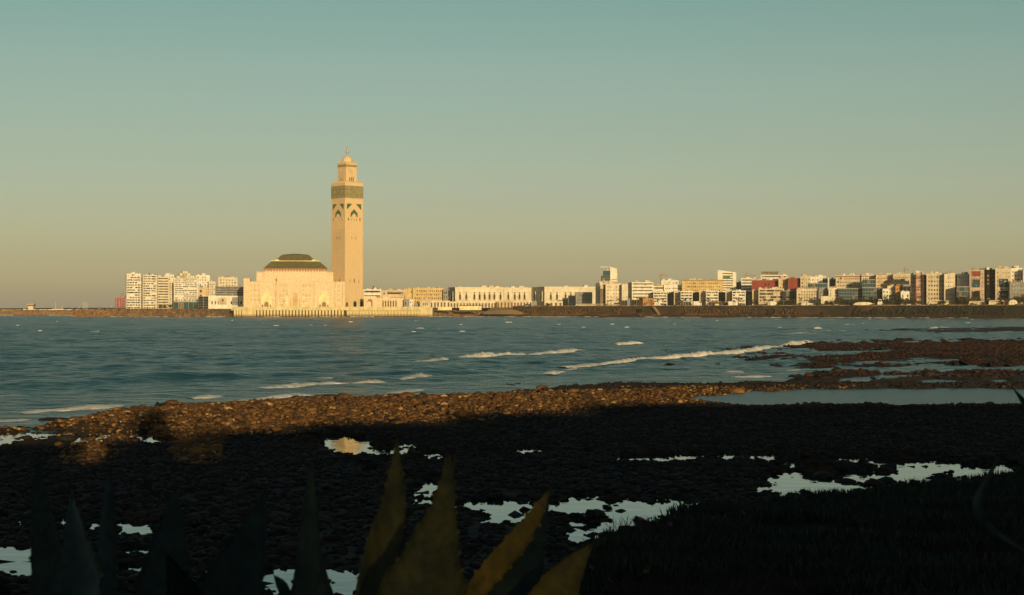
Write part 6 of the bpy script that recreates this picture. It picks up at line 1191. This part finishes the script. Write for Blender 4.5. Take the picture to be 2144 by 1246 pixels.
def leaf(root, pts, widths, mt, roll=0.0, cup=.25, teeth=True, thick=.012, label=None, bl=0.0, seed=1):
    """pts: world points base -> tip; widths: half widths; cross section is a shallow gutter facing the camera side"""
    r = random.Random(seed); P = [Vector(p) for p in pts]; n = 40; C_ = []; Wd = []
    k = len(P) - 1
    for i in range(n + 1):
        t = i / n * k; j = min(int(t), k - 1); f = t - j
        p0 = P[max(j - 1, 0)]; p1 = P[j]; p2 = P[j + 1]; p3 = P[min(j + 2, k)]
        C_.append(.5 * ((2 * p1) + (p2 - p0) * f + (2 * p0 - 5 * p1 + 4 * p2 - p3) * f * f + (3 * p1 - p0 - 3 * p2 + p3) * f ** 3))
        w0 = widths[max(j - 1, 0)]; w1 = widths[j]; w2 = widths[j + 1]; w3 = widths[min(j + 2, k)]; Wd.append(max(.0012, .5 * ((2 * w1) + (w2 - w0) * f + (2 * w0 - 5 * w1 + 4 * w2 - w3) * f * f + (3 * w1 - w0 - 3 * w2 + w3) * f ** 3)))
    m = MB(); na = 7; base = root.location
    for i in range(n + 1):
        T = (C_[min(i + 1, n)] - C_[max(i - 1, 0)]).normalized(); S = T.cross(Vector((0, 1, 0))).normalized(); S = (S * math.cos(roll) + T.cross(S) * math.sin(roll)).normalized(); Nn = S.cross(T).normalized()
        if Nn.y > 0: Nn = -Nn
        wob = 1 + (.035 * math.sin(i * 1.9 + seed) + .03 * math.sin(i * .8 + seed) + (.07 * r.random() if teeth else 0))
        for side in (0, 1):
            for a in range(na):
                q = -1 + 2 * a / (na - 1); c = C_[i] + S * (Wd[i] * q * wob) + Nn * (cup * Wd[i] * (q * q) - (0 if side == 0 else thick * (1 - q * q * .9) * min(1, Wd[i] / .02))); m.v.append(tuple(c - base))
    R2 = na * 2
    for i in range(n):
        for a in range(na - 1):
            b = i * R2 + a; m.f.append((b, b + 1, b + R2 + 1, b + R2)); m.m.append(0); b += na; m.f.append((b + 1, b, b + R2, b + R2 + 1)); m.m.append(0)
        for a in (0, na - 1): b = i * R2 + a; m.f.append((b, b + na, b + na + R2, b + R2)); m.m.append(0)
    o = m.build('leaf', M[mt], root, smooth=True); 
    if label: o['label'] = label
    if teeth:
        q = MB()
        for i in range(3, n - 4, 3):
            T = (C_[i + 1] - C_[i - 1]).normalized(); S = T.cross(Vector((0, 1, 0))).normalized(); S = (S * math.cos(roll) + T.cross(S) * math.sin(roll)).normalized(); Nn = S.cross(T).normalized()
            if Nn.y > 0: Nn = -Nn
            for sg in (-1, 1):
                e = C_[i] + S * (Wd[i] * sg * .97) + Nn * cup * Wd[i] - base; h = (.006 + .006 * r.random()) * min(1, Wd[i] / .03 + .3); q.tri(tuple(e - T * .012), tuple(e + T * .012), tuple(e + S * sg * h + T * .003)); q.tri(tuple(e + T * .012), tuple(e - T * .012), tuple(e + S * sg * h + T * .003 - Nn * .002))
        q.build('tooth_row', M[mt], o, kind='stuff')
    q = MB(); tip = C_[n] - base; T = (C_[n] - C_[n - 2]).normalized(); q.tube(tuple(tip - T * .03), tuple(tip + T * .02), .0035, .0006, 5); q.build('tip_spine', M['spine'], o)
    return o
def P3(px, py, Y): return (WX(px, Y), Y, WZ(py, Y))
def halfw(wpx, Y): return wpx / 2 / FPX * Y
def agave(label, at, leaves):
    g = empty('agave', at); tag(g, label, 'agave')
    c = MB(); c.lathe([(.16, -.15), (.15, .05), (.07, .2), (.02, .3)], 0, 0, 10); c.build('heart', M['agave_blue'], g, smooth=True)
    for k, (pts, ws, Y0, Y1, mt, kw) in enumerate(leaves):
        n = len(pts); PP = [P3(px, py, Y0 + (Y1 - Y0) * i / (n - 1)) for i, (px, py) in enumerate(pts)]; WW = [halfw(w_, Y0 + (Y1 - Y0) * i / (n - 1)) for i, w_ in enumerate(ws)]
        p0 = Vector(PP[0]); p1 = Vector(PP[1]); dr = (p0 - p1).normalized(); q0 = p0 + dr * .3; q0.z = max(q0.z, 6.75) if p0.z > 6.9 else q0.z
        b = Vector((q0.x * .6 + at[0] * .4, q0.y * .7 + at[1] * .3, 6.42)); PP = [tuple(b), tuple(q0)] + PP; WW = [WW[0] * .8, WW[0] * 1.05] + WW
        leaf(g, PP, WW, mt, seed=k + 1, **kw)
AG1 = (WX(200, 4.9), 4.95, 6.42); AG2 = (WX(430, 5.6), 5.7, 6.4); AG3 = (WX(900, 4.8), 4.85, 6.42)
agave('dark blue-green agave at the left bottom corner', AG1, [
    ([(105, 1250), (95, 1130), (85, 1040), (80, 950)], [72, 54, 30, 3], 4.7, 5.0, 'agave_blue', dict(roll=.3)),
    ([(170, 1250), (165, 1170), (155, 1090), (150, 1035)], [130, 80, 36, 3], 4.5, 4.8, 'agave_blue', dict(roll=-.2)),
    ([(222, 1250), (222, 1150), (226, 1060), (231, 975)], [44, 44, 30, 4], 5.0, 5.3, 'agave_blue', dict(roll=.9)),
    ([(20, 1330), (-10, 1250), (-30, 1200)], [90, 60, 5], 4.4, 4.3, 'agave_blue', dict(roll=.4)),
    ([(345, 1250), (352, 1170), (362, 1090), (368, 1015)], [116, 84, 42, 3], 5.1, 5.4, 'agave_blue', dict(roll=.1))])
agave('dark agave with a wide leaning leaf, left of the golden agave', AG2, [
    ([(480, 1250), (505, 1180), (535, 1100), (556, 1020)], [136, 100, 46, 3], 5.3, 5.6, 'agave_blue', dict(roll=-.1)),
    ([(652, 1250), (648, 1160), (649, 1060), (651, 965)], [84, 50, 30, 4], 5.5, 5.7, 'agave_blue', dict(roll=.3)),
    ([(605, 1260), (590, 1225), (575, 1205)], [26, 22, 3], 5.5, 5.6, 'agave_blue', dict(roll=.5, teeth=False)),
    ([(398, 1290), (380, 1230), (350, 1160)], [90, 60, 4], 5.0, 4.9, 'agave_blue', dict(roll=.2))])
agave('golden-green agave with toothed leaves in the bottom middle', AG3, [
    ([(770, 1256), (795, 1160), (822, 1060), (828, 990), (832, 920)], [64, 74, 52, 28, 3], 5.0, 5.3, 'agave_gold', dict(roll=.25, cup=.4, label='upright narrow golden leaf with a kink, left in the golden agave')),
    ([(885, 1260), (905, 1170), (925, 1080), (936, 1010), (938, 958)], [176, 118, 60, 30, 12], 4.7, 5.0, 'agave_gold', dict(roll=-.12, cup=.3, label='broad golden leaf with scalloped right edge')),
    ([(936, 1090), (938, 1030), (944, 990), (954, 955)], [26, 22, 12, 3], 4.95, 4.98, 'agave_gold', dict(roll=.3, cup=.5, teeth=False, label='curled second tip of the broad golden leaf')),
    ([(820, 1270), (850, 1180), (872, 1120), (880, 1090)], [90, 60, 26, 4], 5.1, 5.3, 'agave_blue', dict(roll=.6, label='dark folded leaf behind the two golden ones')),
    ([(1060, 1262), (1096, 1180), (1128, 1110), (1150, 1040)], [150, 84, 34, 3], 5.0, 5.35, 'agave_blue', dict(roll=-.3, label='dark blue lower half of the folded right leaf')),
    ([(992, 1238), (1040, 1180), (1092, 1120), (1130, 1062), (1153, 1022)], [44, 48, 42, 22, 3], 4.95, 5.3, 'agave_yellow', dict(roll=.1, cup=.3, label='bright yellow wavy margin of the folded right leaf')),
    ([(1150, 1290), (1172, 1230), (1205, 1180), (1241, 1138)], [120, 84, 44, 3], 4.8, 5.1, 'agave_yellow', dict(roll=-.1, cup=.2, teeth=False, label='short bright yellow leaf lowest at the right'))])
AG4 = (WX(2230, 6.0), 6.2, 6.4)
agave('thin grey agave with drooping curved leaves at the right edge', AG4, [
    ([(2190, 1180), (2080, 1110), (2044, 1060), (2062, 1010), (2098, 945)], [10, 12, 24, 15, 2], 6.4, 6.8, 'agave_blue', dict(roll=.2, teeth=False, label='curved grey leaf with its tip pointing up')),
    ([(2200, 960), (2165, 880), (2140, 840), (2122, 815)], [30, 22, 14, 2], 6.2, 6.0, 'agave_blue', dict(roll=.4, teeth=False, label='leaf tip reaching in from the right edge over the lagoon'))])

# ---------------------------------------------------------------- the houses behind us that shade the near shore
def shade_house(x0, x1, y0, d, ztop, label, wall, nx=5, nz=4):
    Wd = x1 - x0; zb = 6.3; H = ztop - zb; g = empty('house', (x0, y0, zb)); tag(g, label, 'house')
    mw = MB(); mp = MB(); facade(mw, mp, (Wd, 0, 0), (-1, 0), (0, 1), Wd, H, grid_ops(Wd, H, max(nx, 1), nz, .4, .45), .3)
    mw.box(0, Wd, -d, -.01, 0, H); mw.build('wall', M[wall], g); mp.build('window', PANES(), g, kind='stuff')
YB = -30.0
HB = 'standing behind the viewer, shading the near shore'
for a, b, z, d, w_, lb in ((-16, 5.4, 16.8, 12, 'white_plaster', 'leftmost long white house'), (10.6 - 2.1, 10.7, 20.5, 1.0, 'tan_plaster', 'tall narrow tan stair tower'),
        (12.4, 20, 18.1, 12, 'cream_plaster', 'cream house right of the gap'), (20, 32, 18.9, 12, 'white_plaster', 'white house third from the stair tower'), (32, 45, 20.3, 14, 'beige_plaster', 'beige house fourth from the stair tower'), (45, 62, 21.9, 14, 'white_plaster', 'tall white house fifth from the stair tower'), (62, 95, 22.2, 14, 'cream_plaster', 'long cream house near the right end'), (95, 150, 23.0, 14, 'tan_plaster', 'longest tan house at the right end')):
    shade_house(a, b - .002, YB, d, z, f'{lb} {HB}', w_, nx=max(1, int((b - a) / 3)))
for k, (a, b, z, w_) in enumerate(((5.4, 6.3, 15.1, 'beige_plaster'), (10.7, 12.4, 14.1, 'beige_plaster'))):
    shade_house(a, b - .002, YB, 6, z, ['low link wall left of the slatted gateway ', 'low link wall right of the stair tower '][k] + HB, w_, 1, 3)
gt = empty('slatted_gateway', (6.3, YB, 6.3)); tag(gt, 'white wall with an open slatted landing ' + HB, 'wall')  # slatted slot added to pass a dimmed sunbeam to the agave
m = MB(); m.box(0, 2.198, -1, 0, 0, 5.0); m.box(0, 2.198, -1, 0, 6.3, 10.6); m.box(0, 1.32, -1, 0, 5.001, 6.299); m.build('wall', M['white_plaster'], gt)
sl = MB(); sl.box(1.321, 2.197, -.06, -.02, 0, .084); sme = sl.mesh('slat', M['wood'])
for k in range(13): link('slat', sme, gt, (0, 0, 5.01 + k * .1))
m = MB(); m.quad((-60, -120, 6.28), (160, -120, 6.28), (160, -60.1, 6.28), (-60, -60.1, 6.28)); m.build('yard_ground', M['pavement'], kind='structure')
m = MB(); m.quad((40.1, -60, 6.2), (160, -60, 6.2), (160, -20, 6.2), (40.1, -20, 6.2)); m.build('yard_ground', M['pavement'], kind='structure')

# ---------------------------------------------------------------- evening haze
hz = MB(); hz.box(-3500, 3500, -150, 4200, -2.5, 230); hzm = bpy.data.materials.new('haze'); hzm.use_nodes = True; n_ = hzm.node_tree.nodes; n_.clear()
ho = n_.new('ShaderNodeOutputMaterial'); pv_ = n_.new('ShaderNodeVolumePrincipled'); pv_.inputs['Color'].default_value = (.95, .92, .85, 1); pv_.inputs['Density'].default_value = 3.5e-5; pv_.inputs['Anisotropy'].default_value = .0
hzm.node_tree.links.new(pv_.outputs[0], ho.inputs['Volume']); hb = hz.build('haze', hzm, kind='stuff'); hb['label'] = 'thin evening haze over the bay'
